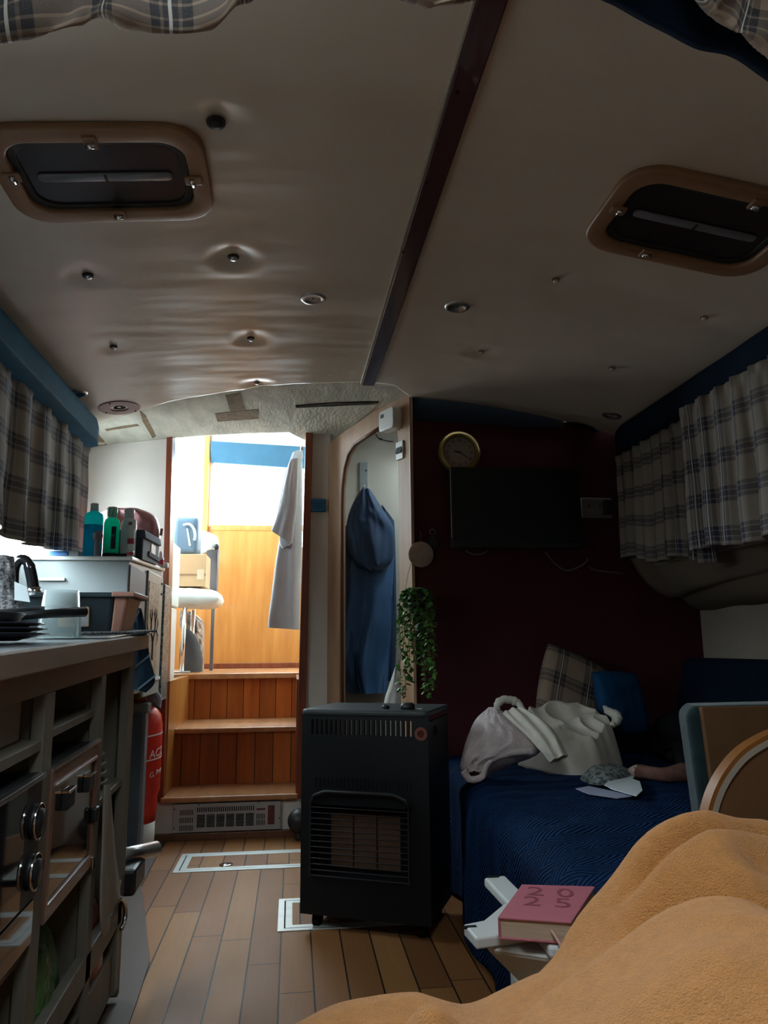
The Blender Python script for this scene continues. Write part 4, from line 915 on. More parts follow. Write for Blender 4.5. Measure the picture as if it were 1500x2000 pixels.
# side panels, back, front skin with slots, lid, burner opening
BX0, BX1, BZ0, BZ1 = .035, .355, .155, .365
hx().box(.002, .012, .012, D_, Z0, Z1-.03).build('side_panel', 'matblack', t, bevel=.004)
hx().box(W_-.012, W_-.002, .012, D_, Z0, Z1-.03).build('side_panel', 'matblack', t, bevel=.004)
hx().box(.012, W_-.012, D_-.008, D_, Z0, .42).build('back_panel', 'matblack', t)
fr = hx()
fr.box(0, W_, 0, .014, Z0, BZ0).box(0, BX0, 0, .014, BZ0, BZ1).box(BX1, W_, 0, .014, BZ0, BZ1).box(0, W_, 0, .014, BZ1, .575)
fr.box(0, W_, 0, .014, .622, Z1-.012).box(0, .033, 0, .014, .575, .622).box(.372, W_, 0, .014, .575, .622)
ns = 21
for i in range(ns):
    x = .033+(.372-.033)*i/ns; w__ = (.372-.033)/ns; fr.box(x+w__*.45, x+w__, 0, .010, .575, .622)
fr.build('front_panel', 'matblack', t, bevel=.0)
tp = hx(); tp.prism([(x+W_/2, y+D_/2, 0) for x, y in rrect(W_+.006, D_+.012, .022)], (0, 0, .018)); tp.M = hm @ Matrix.Translation((0, 0, Z1-.016)); 
tp2 = MB(hm @ Matrix.Translation((0, 0, Z1-.016))).prism([(x+W_/2, y+D_/2, 0) for x, y in rrect(W_+.006, D_+.012, .022)], (0, 0, .018))
lid = tp2.build('top', 'heatertop', t, bevel=.007, seg=3)
for i in range(3):
    MB(hm @ Matrix.Translation((.25+.022*i, .10, Z1+.002))).box(-.008, .008, -.02, .02, 0, .002).build('warning_plate', 'steel', lid) if i == 0 else None
MB(hm @ Matrix.Translation((.262, .06, Z1+.002))).lathe([(.012, 0), (.012, .008), (.007, .012), (0, .012)], n=18).build('igniter_button', 'black', t)
MB(hm @ Matrix.Translation((.335, .06, Z1+.002))).lathe([(.024, 0), (.022, .014), (.016, .020), (0, .020)], n=24).build('control_knob', 'black', t, smooth=True)
MB(hm @ Matrix.Translation((.362, .075, Z1+.0022))).box(-.018, .018, -.012, .012, 0, .001).build('sticker', 'labelgrey', t)
MB(hm @ Matrix.Translation((.393, -.001, .585))).lathe([(.020, -.001), (.020, .001), (.011, .001), (.010, -.001)], axis=(0, -1, 0), n=24).build('flame_badge', 'knobface', t)
MB(hm @ Matrix.Translation((W_-.001, .10, .585))).lathe([(.014, 0), (.014, .002), (0, .002)], axis=(1, 0, 0), n=20).build('side_hole', 'dark', t)
b = hx(); b.box(BX0+.004, BX1-.004, .055, .065, BZ0, BZ1); b.box(BX0, BX1, .014, .06, BZ0-.006, BZ0); b.box(BX0, BX1, .014, .06, BZ1, BZ1+.006)
b.build('burner_box', 'dark', t)
for k in range(3): hx().box(BX0+.048+.077*k, BX0+.048+.077*k+.072, .048, .055, BZ0+.018, BZ1-.030).build('burner_plaque', 'clayplaque', t)
gd = hx()
for i in range(13): z = BZ0+.006+i*(BZ1-BZ0-.012)/12; gd.cyl((BX0, -.012, z), (BX1, -.012, z), .0016, n=6)
for x in (BX0+.002, BX1-.002): gd.cyl((x, -.012, BZ0), (x, -.012, BZ1), .003, n=8); gd.cyl((x, -.012, BZ0+.004), (x, .006, BZ0+.004), .003, n=8); gd.cyl((x, -.012, BZ1-.004), (x, .006, BZ1-.004), .003, n=8)
gd.build('guard_wires', 'black', t)
gb = hx(); gb.tube([(BX0, -.008, BZ1), (BX0+.012, -.010, BZ1+.028), (BX0+.05, -.012, BZ1+.042), (BX1-.05, -.012, BZ1+.042), (BX1-.012, -.010, BZ1+.028), (BX1, -.008, BZ1)], .006, 8); gb.build('guard_hoop', 'black', t, smooth=True)
b = hx()
for i in range(24): b.box(.045+i*.0135, .050+i*.0135, -.0015, .002, .418, .445)
b.build('lower_slots', 'dark', t)
for x, y in ((.04, .045), (W_-.04, .045), (.04, D_-.04), (W_-.04, D_-.04)):
    c = hx(); c.cyl((x-.010, y, .022), (x+.010, y, .022), .022, n=20)
    cs = c.build('castor', 'tube', t, smooth=False)
    hx().box(x-.014, x+.014, y-.012, y+.012, .036, .048).build('castor_fork', 'black', cs)
# hose and bottle neck seen through the slots of the heater would stay dark: gas bottle inside
bm_ = MB(hm @ Matrix.Translation((W_/2, D_*.60, .052))).lathe([(.085, 0), (.098, .02), (.098, .30), (.08, .36), (.03, .385), (.02, .42), (0, .42)], n=28)

# ------------------------------------------------------------------ galley (it rises slightly towards the stern, as the boat sits)
SLP = .04
def gz(y): return SLP*(y-1.1)
class GB(MB):   # mesh builder whose heights follow the galley's slope
    def add(s, vs, fs): return MB.add(s, [(v[0], v[1], v[2]+gz(v[1])) for v in [Vector(a) for a in vs]], fs)
GX = -.41; GY0, GY1 = .80, 2.06
t = thing('galley_cabinet', 'grey green painted open galley cabinet under the worktop on the left', 'cabinet', (-.7, 1.45, 0))
GB().box(-1.05, GX, GY1-.02, GY1, -.02, .805).build('end_panel', 'galley', t, bevel=.002)
GB().box(GX-.022, GX, GY0, GY1-.02, .765, .805).build('front_rail', 'galleyrail', t, bevel=.002)
for y0, y1 in ((1.345, 1.395), (1.715, 1.755)):
    GB().box(GX-.022, GX, y0, y1, .0, .765).build('post', 'galley', t, bevel=.002)
    GB().box(-1.05, GX-.022, y0+.01, y1-.02, .0, .765).build('partition', 'galley', t)
GB().box(GX-.022, GX, GY1-.06, GY1-.02, .0, .765).build('post', 'galley', t, bevel=.002)
GB().box(-.98, GX-.004, GY0, 1.355, .672, .690).build('shelf', 'galley', t, bevel=.002)
GB().box(-.98, GX-.012, 1.385, 1.725, .680, .696).build('shelf', 'galley', t, bevel=.002)
GB().box(-.98, GX-.006, 1.745, GY1-.02, .478, .494).build('shelf', 'galley', t, bevel=.002)
GB().box(-.98, GX-.012, GY0, 1.355, .352, .375).build('shelf', 'galley', t, bevel=.002)
GB().box(-.98, GX-.012, 1.385, 1.725, .150, .170).build('shelf', 'galley', t, bevel=.002)
GB().box(GX-.022, GX, 1.385, GY1-.02, .150, .205).build('lower_rail', 'galley', t, bevel=.002)
GB().box(GX-.03, GX-.008, GY0, GY1-.02, -.0, .10).build('kickboard', 'galley', t, bevel=.002)
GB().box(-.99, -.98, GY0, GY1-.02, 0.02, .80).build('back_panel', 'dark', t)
t = GB().box(-1.09, -.392, GY0, GY1+.03, .810, .845).build('worktop', 'worktop', bevel=.004)
tag(t, 'grey laminate galley worktop with a worn wooden front edge', 'worktop')
GB().box(-.396, -.384, GY0, GY1+.03, .808, .846).build('edging', 'galleyrail', t, bevel=.003)

def wt(x, y, dz=0): return Vector((x, y, .846+gz(y)+dz))
# cooker in the near bay, glass doors
t = thing('cooker', 'black cooker with glass door and round knobs in the near galley bay', 'cooker', (-.6, 1.07, .39+gz(1.07)))
GB().box(-.95, GX-.002, GY0+.01, 1.340, .378, .640).build('body', 'black', t)
GB().box(GX-.002, GX+.006, GY0+.01, 1.268, .452, .632).build('glass_door', 'blackgloss', t, bevel=.002)
GB().box(GX-.002, GX+.010, GY0+.01, 1.340, .632, .640).build('top_trim', 'steel', t, bevel=.001)
GB().box(GX-.002, GX+.004, GY0+.01, 1.340, .380, .448).build('lower_panel', 'blackgloss', t, bevel=.002)
GB().box(GX-.002, GX+.004, 1.272, 1.340, .450, .630).build('knob_panel', 'black', t)
for z in (.572, .497):
    k = MB().lathe([(.027, 0), (.026, .010), (.020, .012), (.019, .016), (0, .016)], (GX+.004, 1.305, z+gz(1.3)), (1, 0, 0), 28).build('knob', 'black', t, smooth=True)
    MB().lathe([(.0275, .008), (.0285, .011), (.0265, .014), (.0255, .011), (.0275, .008)], (GX+.004, 1.305, z+gz(1.3)), (1, 0, 0), 28).build('chrome_ring', 'chrome', k, smooth=True)
# glass fronted cupboard in the middle bay
t = thing('oven', 'brown framed oven with dark mirror glass door between two galley posts', 'oven', (-.6, 1.55, .4+gz(1.55)))
GB().box(-.9, GX-.012, 1.405, 1.71, .385, .630).build('body', 'black', t)
b = GB(); Y0, Y1, z0, z1 = 1.397, 1.713, .383, .632
b.ring([(GX-.012, Y0, z0), (GX-.012, Y1, z0), (GX-.012, Y1, z1), (GX-.012, Y0, z1)], [(GX-.012, Y0+.018, z0+.026), (GX-.012, Y1-.018, z0+.026), (GX-.012, Y1-.018, z1-.034), (GX-.012, Y0+.018, z1-.034)], (.016, 0, 0))
b.build('door_frame', 'copper', t, bevel=.003)
GB().box(GX-.012, GX-.002, Y0+.018, Y1-.018, z0+.026, z1-.034).build('door_glass', 'blackgloss', t)
GB().box(GX-.002, GX+.006, Y0+.02, Y1-.02, z1-.034, z1-.029).build('glass_edge', 'chrome', t)
GB().box(GX-.002, GX+.007, Y0+.008, Y1-.006, z1-.002, z1+.004).build('top_edge', 'steel', t)
for y in (1.50, 1.64):  # reflections in the door glass, built as small capped boxes
    h = GB().box(GX-.003, GX+.010, y-.022, y+.022, .545, .575).build('handle', 'black', t, bevel=.003)
    GB().box(GX-.002, GX+.012, y-.024, y+.024, .575, .580).build('reflection_cap', 'chrome', h, bevel=.001)
GB().box(GX-.002, GX+.012, 1.688, 1.712, .470, .500).build('catch', 'black', t, bevel=.005)
GB().cyl((GX+.006, 1.700, .380), (GX+.006, 1.700, .40), .004, n=10).build('hinge', 'chrome', t)

# contents of the open shelves
t = GB().box(-.86, -.445, .9, 1.335, .691, .762).build('storage_box', 'greybox', bevel=.004)
t.scale = (1, 1, 1); tag(t, 'cream grey box on the top shelf of the near bay', 'box')
def tumbler(name, label, c, r0, r1, h, mat, group=None, flip=False):
    prof = [(r0*.94, .004), (r0, 0), (r1, h), (r1-.002, h), (r0-.002, .005), (0, .005)]
    if flip: prof = [(r, h-z) for r, z in prof]
    o = MB().lathe(prof, c, n=28).build(name, mat, smooth=True, loc=c); return tag(o, label, 'glass', group)
tumbler('drinking_glass', 'drinking glass on the shelf of the middle bay, the nearer of two', (-.53, 1.56, .697+gz(1.56)), .024, .031, .085, 'clear', 'glasses in the middle bay')
tumbler('drinking_glass', 'drinking glass on the shelf of the middle bay, with the pale tag', (-.56, 1.65, .697+gz(1.65)), .024, .031, .085, 'clear', 'glasses in the middle bay')
tag(MB().box(-.530, -.527, 1.640, 1.672, .760, .784).build('paper_tag', 'labelgrey'), 'pale square tag on the glass in the middle bay', 'tag')
for k, (r, lb) in enumerate([(.075, 'lowest grey dish of the stack on the small end shelf'), (.072, 'second grey dish from the bottom of the small stack'), (.07, 'third grey dish from the bottom of the small stack'), (.066, 'topmost grey dish of the stack on the small end shelf')]):
    c = (-.50, 1.88, .496+gz(1.88)+k*.020); o = MB().lathe([(r*.5, 0), (r*.8, .006), (r, .018), (r*.97, .020), (r*.75, .009), (0, .005)], c, n=32).build('dish', 'stoneware', smooth=True, loc=c)
    tag(o, lb, 'dish', 'dishes stacked on the end shelf')
t = lump([(-.50, 1.42), (-.43, 1.50), (-.43, 1.60), (-.47, 1.70), (-.60, 1.68), (-.62, 1.45)], .171+gz(1.55), .15, amp=.022, s=16, seed=4, pw=4).build('plastic_bag', 'greenbag', smooth=True); tag(t, 'shiny green plastic bag slumped on the lower shelf', 'bag')
t = lump([(-.46, 1.80), (-.425, 1.84), (-.425, 1.95), (-.50, 1.97), (-.56, 1.88)], .02+gz(1.9), .225, amp=.02, s=22, seed=9, pw=5).build('food_packet', 'redpack', smooth=True); tag(t, 'shiny red brown packet below the hanging grey cloth', 'packet')
t = cloth_panel([((-.404, 1.765, .555), (-.404, 1.80, .552)), ((-.402, 1.76, .46), (-.400, 1.85, .45)), ((-.400, 1.755, .36), (-.398, 1.90, .36)), ((-.398, 1.76, .29), (-.396, 1.945, .30)), ((-.397, 1.79, .235), (-.396, 1.95, .31))], 24, 36, .006, lambda u, v: .004*math.sin(u*12)*v+.003*fold(u*3, v*4, 2), (1, 0, 0)).build('tea_towel', 'greybox', smooth=True, weld=True); tag(t, 'grey tea towel hanging in a long taper from the end bay post', 'towel')
t = thing('saucepan', 'dark box shaped pan with steel tube handle jutting from the cabinet end', 'pan', (-.40, 2.12, .18))
pz = at_x(265, 1680, -.37)
MB().cyl((-.46, 2.10, .318), (-.365, 2.235, .305), .020, n=20).build('handle', 'steel', t, smooth=True)
MB().box(-.46, -.385, 2.062, 2.20, .235, .300).build('pan_body', 'black', t, bevel=.01)
t = thing('metal_loop', 'dull metal pull loop at the foot of the galley cabinet', 'loop', (-.395, 2.0, .2))
MB().tube([cr([at_x(*q, -.40) for q in [(233, 1754), (240, 1758), (245, 1775), (243, 1800), (237, 1814)]], i/14) for i in range(15)], .0055, 8).build('loop', 'steel', t, smooth=True)
# on the worktop
Zt = .846
def stack_plate(y, x, k, r, lb):
    c = wt(x, y, .005+k*.009); o = MB().lathe([(r*.55, 0), (r*.62, .003), (r, .012), (r*.99, .014), (r*.6, .006), (0, .005)], c, n=40).build('plate', 'dishes', smooth=True, loc=c); tag(o, lb, 'plate', 'dark plates stacked on the worktop')
for k, lb in enumerate(['bottom dark plate of the stack at the near end of the worktop', 'second dark plate from the bottom of the worktop stack', 'third dark plate of the worktop stack, under the black pan']): stack_plate(1.42, -.56, k, .12-.004*k, lb)
t = thing('frying_pan', 'black frying pan resting on the dark plates at the near end of the worktop', 'pan', wt(-.58, 1.40, .030))
MB().lathe([(.085, 0), (.11, .026), (.107, .027), (.083, .004), (0, .004)], wt(-.58, 1.38, .028), n=40).build('bowl', 'black', t, smooth=True)
MB().tube([wt(-.52, 1.47, .048), wt(-.47, 1.54, .054), wt(-.425, 1.60, .058)], [.007, .009, .011], 10).build('handle', 'black', t, smooth=True)
t = thing('spatula', 'black spatula handle lying across the pan beside the glass measuring cup', 'spatula', wt(-.56, 1.62, .02))
MB().tube([wt(-.66, 1.62, .055), wt(-.58, 1.66, .06), wt(-.50, 1.72, .066)], [.006, .006, .009], 8).build('handle', 'black', t, smooth=True)
MB().slab([wt(-.66, 1.60, .05), wt(-.66, 1.64, .05), wt(-.76, 1.66, .03), wt(-.76, 1.58, .03)], (0, 0, .004)).build('blade', 'black', t)
tumbler('measuring_cup', 'clear plastic tumbler standing upside down before the black tub', wt(-.508, 1.72), .036, .047, .105, 'clear', None, True)
tag(GB().prism([(-.55, 1.72, .8465), (-.40, 1.70, .8465), (-.40, 1.93, .8465), (-.56, 1.94, .8465)], (0, 0, .004)).build('tray', 'steel', bevel=.001), 'flat steel tray edge lying on the worktop before the tub', 'tray')
tag(GB().prism([(-.50, 1.85, .8515), (-.38, 1.92, .8515), (-.365, 2.10, .8515), (-.43, 2.10, .8515), (-.52, 2.0, .8515)], (0, 0, .006)).build('dish_cloth', 'furgrey', bevel=.002), 'dark grey textured cloth lying over the far worktop corner', 'cloth')
# black tub
t = thing('storage_tub', 'black plastic tub with pale brown end standing on the worktop', 'tub', wt(-.52, 2.0))
c0 = wt(-.55, 1.985)
def tubshape(x0, x1, y0, y1, z0, z1, fl, mat, nm, par, th=.006):
    b = MB(); o0 = [(x0+fl, y0+fl*.6, z0), (x1-fl, y0+fl*.6, z0), (x1-fl, y1-fl*.6, z0), (x0+fl, y1-fl*.6, z0)]; o1 = [(x0, y0, z1), (x1, y0, z1), (x1, y1, z1), (x0, y1, z1)]
    return b, o0, o1
bz = c0.z; tz = bz+.098
x0, x1, y0, y1 = -.735, -.405, 1.915, 2.075
b = MB(); b.hexa([(x0+.03, y0+.02, bz), (x1-.045, y0+.02, bz), (x1-.045, y1-.02, bz), (x0+.03, y1-.02, bz), (x0, y0, tz), (x1-.035, y0, tz), (x1-.035, y1, tz), (x0, y1, tz)])
b.build('body', 'tub', t, bevel=.008)
MB().hexa([(x1-.0449, y0+.019, bz), (x1-.020, y0+.021, bz), (x1-.020, y1-.02, bz), (x1-.0449, y1-.02, bz), (x1-.0349, y0-.001, tz), (x1, y0, tz), (x1, y1, tz), (x1-.0349, y1, tz)]).build('end', 'tubend', t, bevel=.006)
MB().ring([(x0-.012, y0-.010, tz-.006), (x1+.014, y0-.010, tz-.006), (x1+.014, y1+.01, tz-.006), (x0-.012, y1+.01, tz-.006)], [(x0+.01, y0+.01, tz-.006), (x1-.01, y0+.01, tz-.006), (x1-.01, y1-.01, tz-.006), (x0+.01, y1-.01, tz-.006)], (0, 0, .012)).build('rim', 'tub', t, bevel=.003)
MB().box(x1-.04, x1+.016, y0-.011, y1+.011, tz-.005, tz+.0075).build('end_rim', 'tubend', t, bevel=.003)
lf = frame((-.535, y0+.0045, bz+.045), (1, 0, 0), Vector((0, -.2, .98)).normalized(), (0, -1, 0))
lb = MB(lf).prism([(x, y, 0) for x, y in rrect(.074, .050, .004)], (0, 0, .0025)).build('paper_label', 'label', t)
MB(lf).box(.012, .035, -.023, .023, .0025, .0032).build('grey_panel', 'labelgrey', lb)
MB(lf).box(-.030, -.006, .008, .021, .0025, .0030).build('dark_block', 'darktext', lb)
MB(lf).text('50 LT', .0085, Matrix.Translation((-.018, .0145, .0032)), .0003).build('print', 'whitetext', lb)
# gooseneck tap and cloth
t = thing('tap', 'arched black chrome tap at the near end of the worktop', 'tap', wt(-.69, 1.95))
tb = at_y(62, 1166, 1.92)
MB().tube([cr([at_y(*q, 1.92) for q in [(30, 1165), (27, 1130), (30, 1105), (42, 1092), (55, 1100), (62, 1125), (66, 1150)]], i/28) for i in range(29)], [.012]*20+[.014]*9, 14).build('neck', plain('black_chrome', (.09, .09, .10), .12, .9), t, smooth=True)
MB().tube([at_y(66, 1148, 1.92), at_y(67, 1163, 1.92)], .017, 14).build('nozzle', 'chrome', t, smooth=True)
q = at_y(30, 1165, 1.92); MB().cyl((q.x, q.y, wt(0, 1.92).z), q, .017, .014, n=16).build('stem', 'chrome', t, smooth=True)
t = cloth_panel([(at_y(-30, 1085, 1.80), at_y(28, 1088, 1.80)), (at_y(-30, 1110, 1.78), at_y(30, 1120, 1.78)), (at_y(-30, 1150, 1.77), at_y(34, 1160, 1.77)), (at_y(-30, 1190, 1.77), at_y(52, 1195, 1.77)), (at_y(-30, 1214, 1.77), at_y(40, 1214, 1.77))], 36, 40, .03, lambda u, v: .008*fold(u*5, v*6, 3), (.3, -1, 0)).build('furry_cloth', 'furgrey', smooth=True, weld=True); tag(t, 'dark grey textured cloth draped beside the tap', 'cloth')
MB().slab([at_y(28, 1136, 1.735), at_y(52, 1146, 1.735), at_y(58, 1176, 1.735), at_y(28, 1172, 1.735)], (0, .004, 0)).build('care_label', 'card', t)
# shelf unit behind
ux0, ux1, uy0, uy1 = -1.05, -.585, 2.74, 3.42
def uz(y): return 1.172+.042*(y-2.74)
t = thing('shelf_unit', 'white wall cabinet with a shelf top beyond the worktop', 'cabinet', (-.8, 3.05, .68))
b = MB(); b.hexa([(ux0, uy0, .68), (ux1, uy0, .68), (ux1, uy1, .68), (ux0, uy1, .68), (ux0, uy0, uz(uy0)-.015), (ux1, uy0, uz(uy0)-.015), (ux1, uy1, uz(uy1)-.015), (ux0, uy1, uz(uy1)-.015)]); b.build('carcass', 'cabwhite', t, bevel=.003)
b = MB(); b.hexa([(ux0, uy0-.01, uz(uy0)-.015), (ux1+.012, uy0-.01, uz(uy0)-.015), (ux1+.012, uy1, uz(uy1)-.015), (ux0, uy1, uz(uy1)-.015), (ux0, uy0-.01, uz(uy0)), (ux1+.012, uy0-.01, uz(uy0)), (ux1+.012, uy1, uz(uy1)), (ux0, uy1, uz(uy1))]); b.build('top', 'white', t, bevel=.004)
MB().hexa([(ux1, uy0+.012, .69), (ux1+.004, uy0+.012, .69), (ux1+.004, 3.04, .69), (ux1, 3.04, .69), (ux1, uy0+.012, uz(uy0)-.028), (ux1+.004, uy0+.012, uz(uy0)-.028), (ux1+.004, 3.04, uz(3.04)-.045), (ux1, 3.04, uz(3.04)-.045)]).build('side_panel', 'greyside', t)
MB().box(ux0+.16, ux0+.25, uy0-.012, uy0-.002, 1.085, 1.095).build('batten', 'offwhite', t)
# silver tree pattern panel on the cabinet side
t = thing('tree_panel', 'tall silver panel with tree pattern fixed to the cabinet side', 'panel', (ux1+.01, 3.2, .66))
MB().box(ux1+.001, ux1+.010, 3.06, 3.40, .66, 1.155).build('frame', 'frameside', t, bevel=.002)
MB().box(ux1+.010, ux1+.0125, 3.075, 3.30, .735, 1.115).build('silver_sheet', 'silver', t)
tr = MB(); bx = ux1+.0135
def branch(y, z, a, L, d):
    y2, z2 = y+L*math.sin(a), z+L*math.cos(a); tr.tube([(bx, y, z), (bx, y2, z2)], [.0035*(d+1)/5, .0035*d/5+.0004], 5)
    if d > 0:
        for s_ in (-1, 1): branch(y2, z2, a+s_*(.35+.1*d)*(.7+.5*rnd.random()), L*.72, d-1)
branch(3.19, .80, 0, .075, 5); tr.build('tree_print', 'darktext', t)
MB().box(ux1+.010, ux1+.016, 3.065, 3.395, .715, .728).build('cross_bar', 'cap', t)
for z in (1.125, 1.08): MB().cyl((ux1+.010, 3.36, z), (ux1+.014, 3.36, z), .005, n=10).build('screw', 'dark', t)
tag(MB().box(ux1-.02, ux1+.016, 3.425, 3.585, .62, 1.13).build('patterned_strip', 'silver', bevel=.003), 'narrow grey patterned strip between the tree panel and the mahogany post', 'strip')

# bottles and boxes on the shelf top
def sh_(x, y, dz=0): return Vector((x, y, uz(y)+dz))
def bottle(name, label, c, prof, mat, parts, n=26):
    t = thing(name, label, 'bottle', c, None)
    MB().lathe(prof, c, n=n).build('body', mat, t, smooth=True)
    for nm, pf, mt in parts: MB().lathe(pf, c, n=n).build(nm, mt, t, smooth=True)
    return t
c = sh_(-.728, 2.79)
t = bottle('mouthwash_bottle', 'large bottle of bright blue liquid beside the plaid curtain', c, [(.030, 0), (.0325, .006), (.0325, .118)], 'blueliq', [('upper_body', [(.0325, .118), (.0325, .150), (.030, .160), (.016, .168), (.0135, .172)], 'cyan'), ('cap', [(.0145, .170), (.0145, .196), (.012, .199), (0, .199)], 'cap')])
c = sh_(-.668, 2.81)
t = bottle('mouthwash_bottle', 'green mouthwash bottle with striped white cap', c, [(.026, .012), (.028, .018), (.028, .128), (.024, .142), (.014, .150)], 'green', [('base', [(.0275, 0), (.0285, .004), (.0285, .014), (.026, .016)], 'black'), ('cap', [(.017, .148), (.0175, .186), (.015, .189), (0, .189)], 'cap')])
cb = MB()
for k in range(8):
    a = k*PI/4; cb.slab([c+Vector((.0182*math.cos(a+d), .0182*math.sin(a+d), z)) for d, z in ((0, .152), (.22, .152), (.62, .184), (.40, .184))], (.0006*math.cos(a), .0006*math.sin(a), 0))
cb.build('cap_stripes', 'green', t)
MB().box(c.x+.006, c.x+.022, c.y-.030, c.y-.0265, c.z+.030, c.z+.112).build('dark_label', 'darktext', t)
MB().text('xl', .018, frame((c.x+.013, c.y-.0305, c.z+.08), (1, 0, 0), (0, 0, 1), (0, -1, 0)), .0003).build('print', 'green', t)
c = sh_(-.612, 2.83)
t = bottle('white_bottle', 'translucent white bottle with white screw cap, third from the curtain', c, [(.026, .012), (.028, .018), (.028, .125), (.022, .145), (.014, .152)], 'frost', [('base', [(.0275, 0), (.0285, .004), (.0285, .014), (.026, .016)], 'black'), ('cap', [(.018, .150), (.018, .183), (.0155, .186), (0, .186)], 'cap')])
c = sh_(-.590, 2.775)
t = thing('toothpaste_tube', 'white tube with red prints standing on its cap before the dark box', 'tube', c)
MB().lathe([(.0125, 0), (.0125, .024), (.011, .025)], c, n=20).build('cap', 'offwhite', t, smooth=True)
MB().lathe([(.011, .025), (.0115, .03), (.0125, .09), (.0135, .098), (.0115, .10), (.016, .108), (.016, .135), (.013, .139), (0, .139)], c, n=20).build('body', 'cap', t, smooth=True)
MB().lathe([(.0122, .048), (.0125, .068)], c, n=20).build('red_band', 'pinkred', t); MB().lathe([(.0127, .006), (.0127, .018)], c, n=20).build('red_mark', 'pinkred', t)
MB().lathe([(.007, 0), (.007, .001), (.0, .001)], c+Vector((-.002, -.0158, .122)), (0, -1, 0), 16).build('round_mark', plain('plum_print', (.16, .09, .13), .5), t)
c = sh_(-.700, 2.745); t = thing('hairbrush', 'lilac grey round headed brush standing against the blue bottle', 'brush', c)
MB().lathe([(.010, 0), (.010, .052), (.013, .058)], c, n=18).build('handle', 'lilac', t, smooth=True)
MB().ball(c+Vector((0, 0, .074)), .0185, .010, .020).build('head', 'lilac', t, smooth=True)
# dark fabric box with lid
t = thing('fabric_box', 'dark grey lidded fabric box with an orange tag pocket', 'box', sh_(-.56, 3.0))
fx0, fx1, fy0, fy1 = -.665, -.565, 2.87, 3.20
b = MB(); b.hexa([(fx0, fy0, uz(fy0)), (fx1-.004, fy0, uz(fy0)), (fx1-.004, fy1, uz(fy1)), (fx0, fy1, uz(fy1)), (fx0, fy0, uz(fy0)+.085), (fx1-.004, fy0, uz(fy0)+.085), (fx1-.004, fy1, uz(fy1)+.085), (fx0, fy1, uz(fy1)+.085)]); b.build('body', 'fabricbox', t, bevel=.003)
b = MB(); b.hexa([(fx1-.004, fy0, uz(fy0)), (fx1, fy0, uz(fy0)), (fx1, fy1, uz(fy1)), (fx1-.004, fy1, uz(fy1)), (fx1-.004, fy0, uz(fy0)+.085), (fx1, fy0, uz(fy0)+.085), (fx1, fy1, uz(fy1)+.085), (fx1-.004, fy1, uz(fy1)+.085)]); b.build('front', 'fabricfront', t)
b = MB(); b.hexa([(fx0-.006, fy0-.006, uz(fy0)+.080), (fx1+.010, fy0-.006, uz(fy0)+.080), (fx1+.010, fy1+.006, uz(fy1)+.080), (fx0-.006, fy1+.006, uz(fy1)+.080), (fx0-.006, fy0-.006, uz(fy0)+.112), (fx1+.004, fy0-.006, uz(fy0)+.112), (fx1+.004, fy1+.006, uz(fy1)+.112), (fx0-.006, fy1+.006, uz(fy1)+.112)]); b.build('lid', 'fabricbox', t, bevel=.004)
MB().box(fx1, fx1+.003, 3.02, 3.11, uz(3.0)+.028, uz(3.0)+.075).build('tag_pocket', plain('orange_tag', (.62, .38, .22), .5), t)
MB().box(fx1, fx1+.006, 2.97, 3.20, uz(3.0)+.020, uz(3.0)+.038).build('pull_strap', 'fabricbox', t, bevel=.001)
c = sh_(-.578, 3.33); t = thing('white_dropper', 'tiny white bottle with red label at the far end of the shelf', 'bottle', c)
MB().lathe([(.014, 0), (.014, .038), (.008, .044), (.008, .060), (.003, .070), (0, .070)], c, n=16).build('body', 'cap', t, smooth=True)
MB().lathe([(.0143, .010), (.0143, .030)], c, n=16).build('red_label', 'pinkred', t)
c = sh_(-.566, 3.385); t = thing('white_tub', 'tiny white tub beside the red labelled dropper', 'tub', c)
MB().box(c.x-.014, c.x+.012, c.y-.02, c.y+.02, c.z, c.z+.022).build('body', 'cap', t, bevel=.003)
# pink wash bag
bz0 = uz(3.12)
rows = [((-.80, 3.23, bz0+.235), (-.66, 3.23, bz0+.240)), ((-.845, 3.23, bz0+.21), (-.60, 3.23, bz0+.215)), ((-.855, 3.23, bz0+.16), (-.575, 3.23, bz0+.16)), ((-.85, 3.23, bz0+.09), (-.572, 3.23, bz0+.10)), ((-.85, 3.23, bz0+.0), (-.585, 3.23, bz0+.0))]
rows = [(Vector(a)+Vector((0, .03, .01)), Vector(b_)+Vector((0, .03, .01))) for a, b_ in rows]
t = thing('wash_bag', 'pink shiny wash bag behind the bottles on the shelf', 'bag', (-.71, 3.26, bz0))
cloth_panel(rows, 40, 40, .055, lambda u, v: .014*fold(u*6, v*4, 12)+.012*math.sin(u*9+2*fold(u*3, v*3, 2))*(1-v), (.1, -1, 0)).build('pouch', 'pinkbag', t, smooth=True, weld=True)
MB().tube([Vector((lerp(-.80, -.66, k/10)+0, 3.255, bz0+.247+.004*math.sin(k))) for k in range(11)], .004, 6).build('zip', plain('brown_zip', (.20, .10, .08), .6), t)
MB().slab([Vector((-.572, 3.24, bz0+.135)), Vector((-.560, 3.24, bz0+.135)), Vector((-.557, 3.24, bz0+.165)), Vector((-.570, 3.24, bz0+.165))], (0, .01, 0)).build('tab', 'pinkbag', t)
b = MB().box(-1.012, -.985, 2.9, 3.58, 1.56, 1.585); b.box(-1.012, -.99, 2.9, 3.58, 1.535, 1.548); struct(b.build('trim_window_track', 'offwhite', bevel=.003))
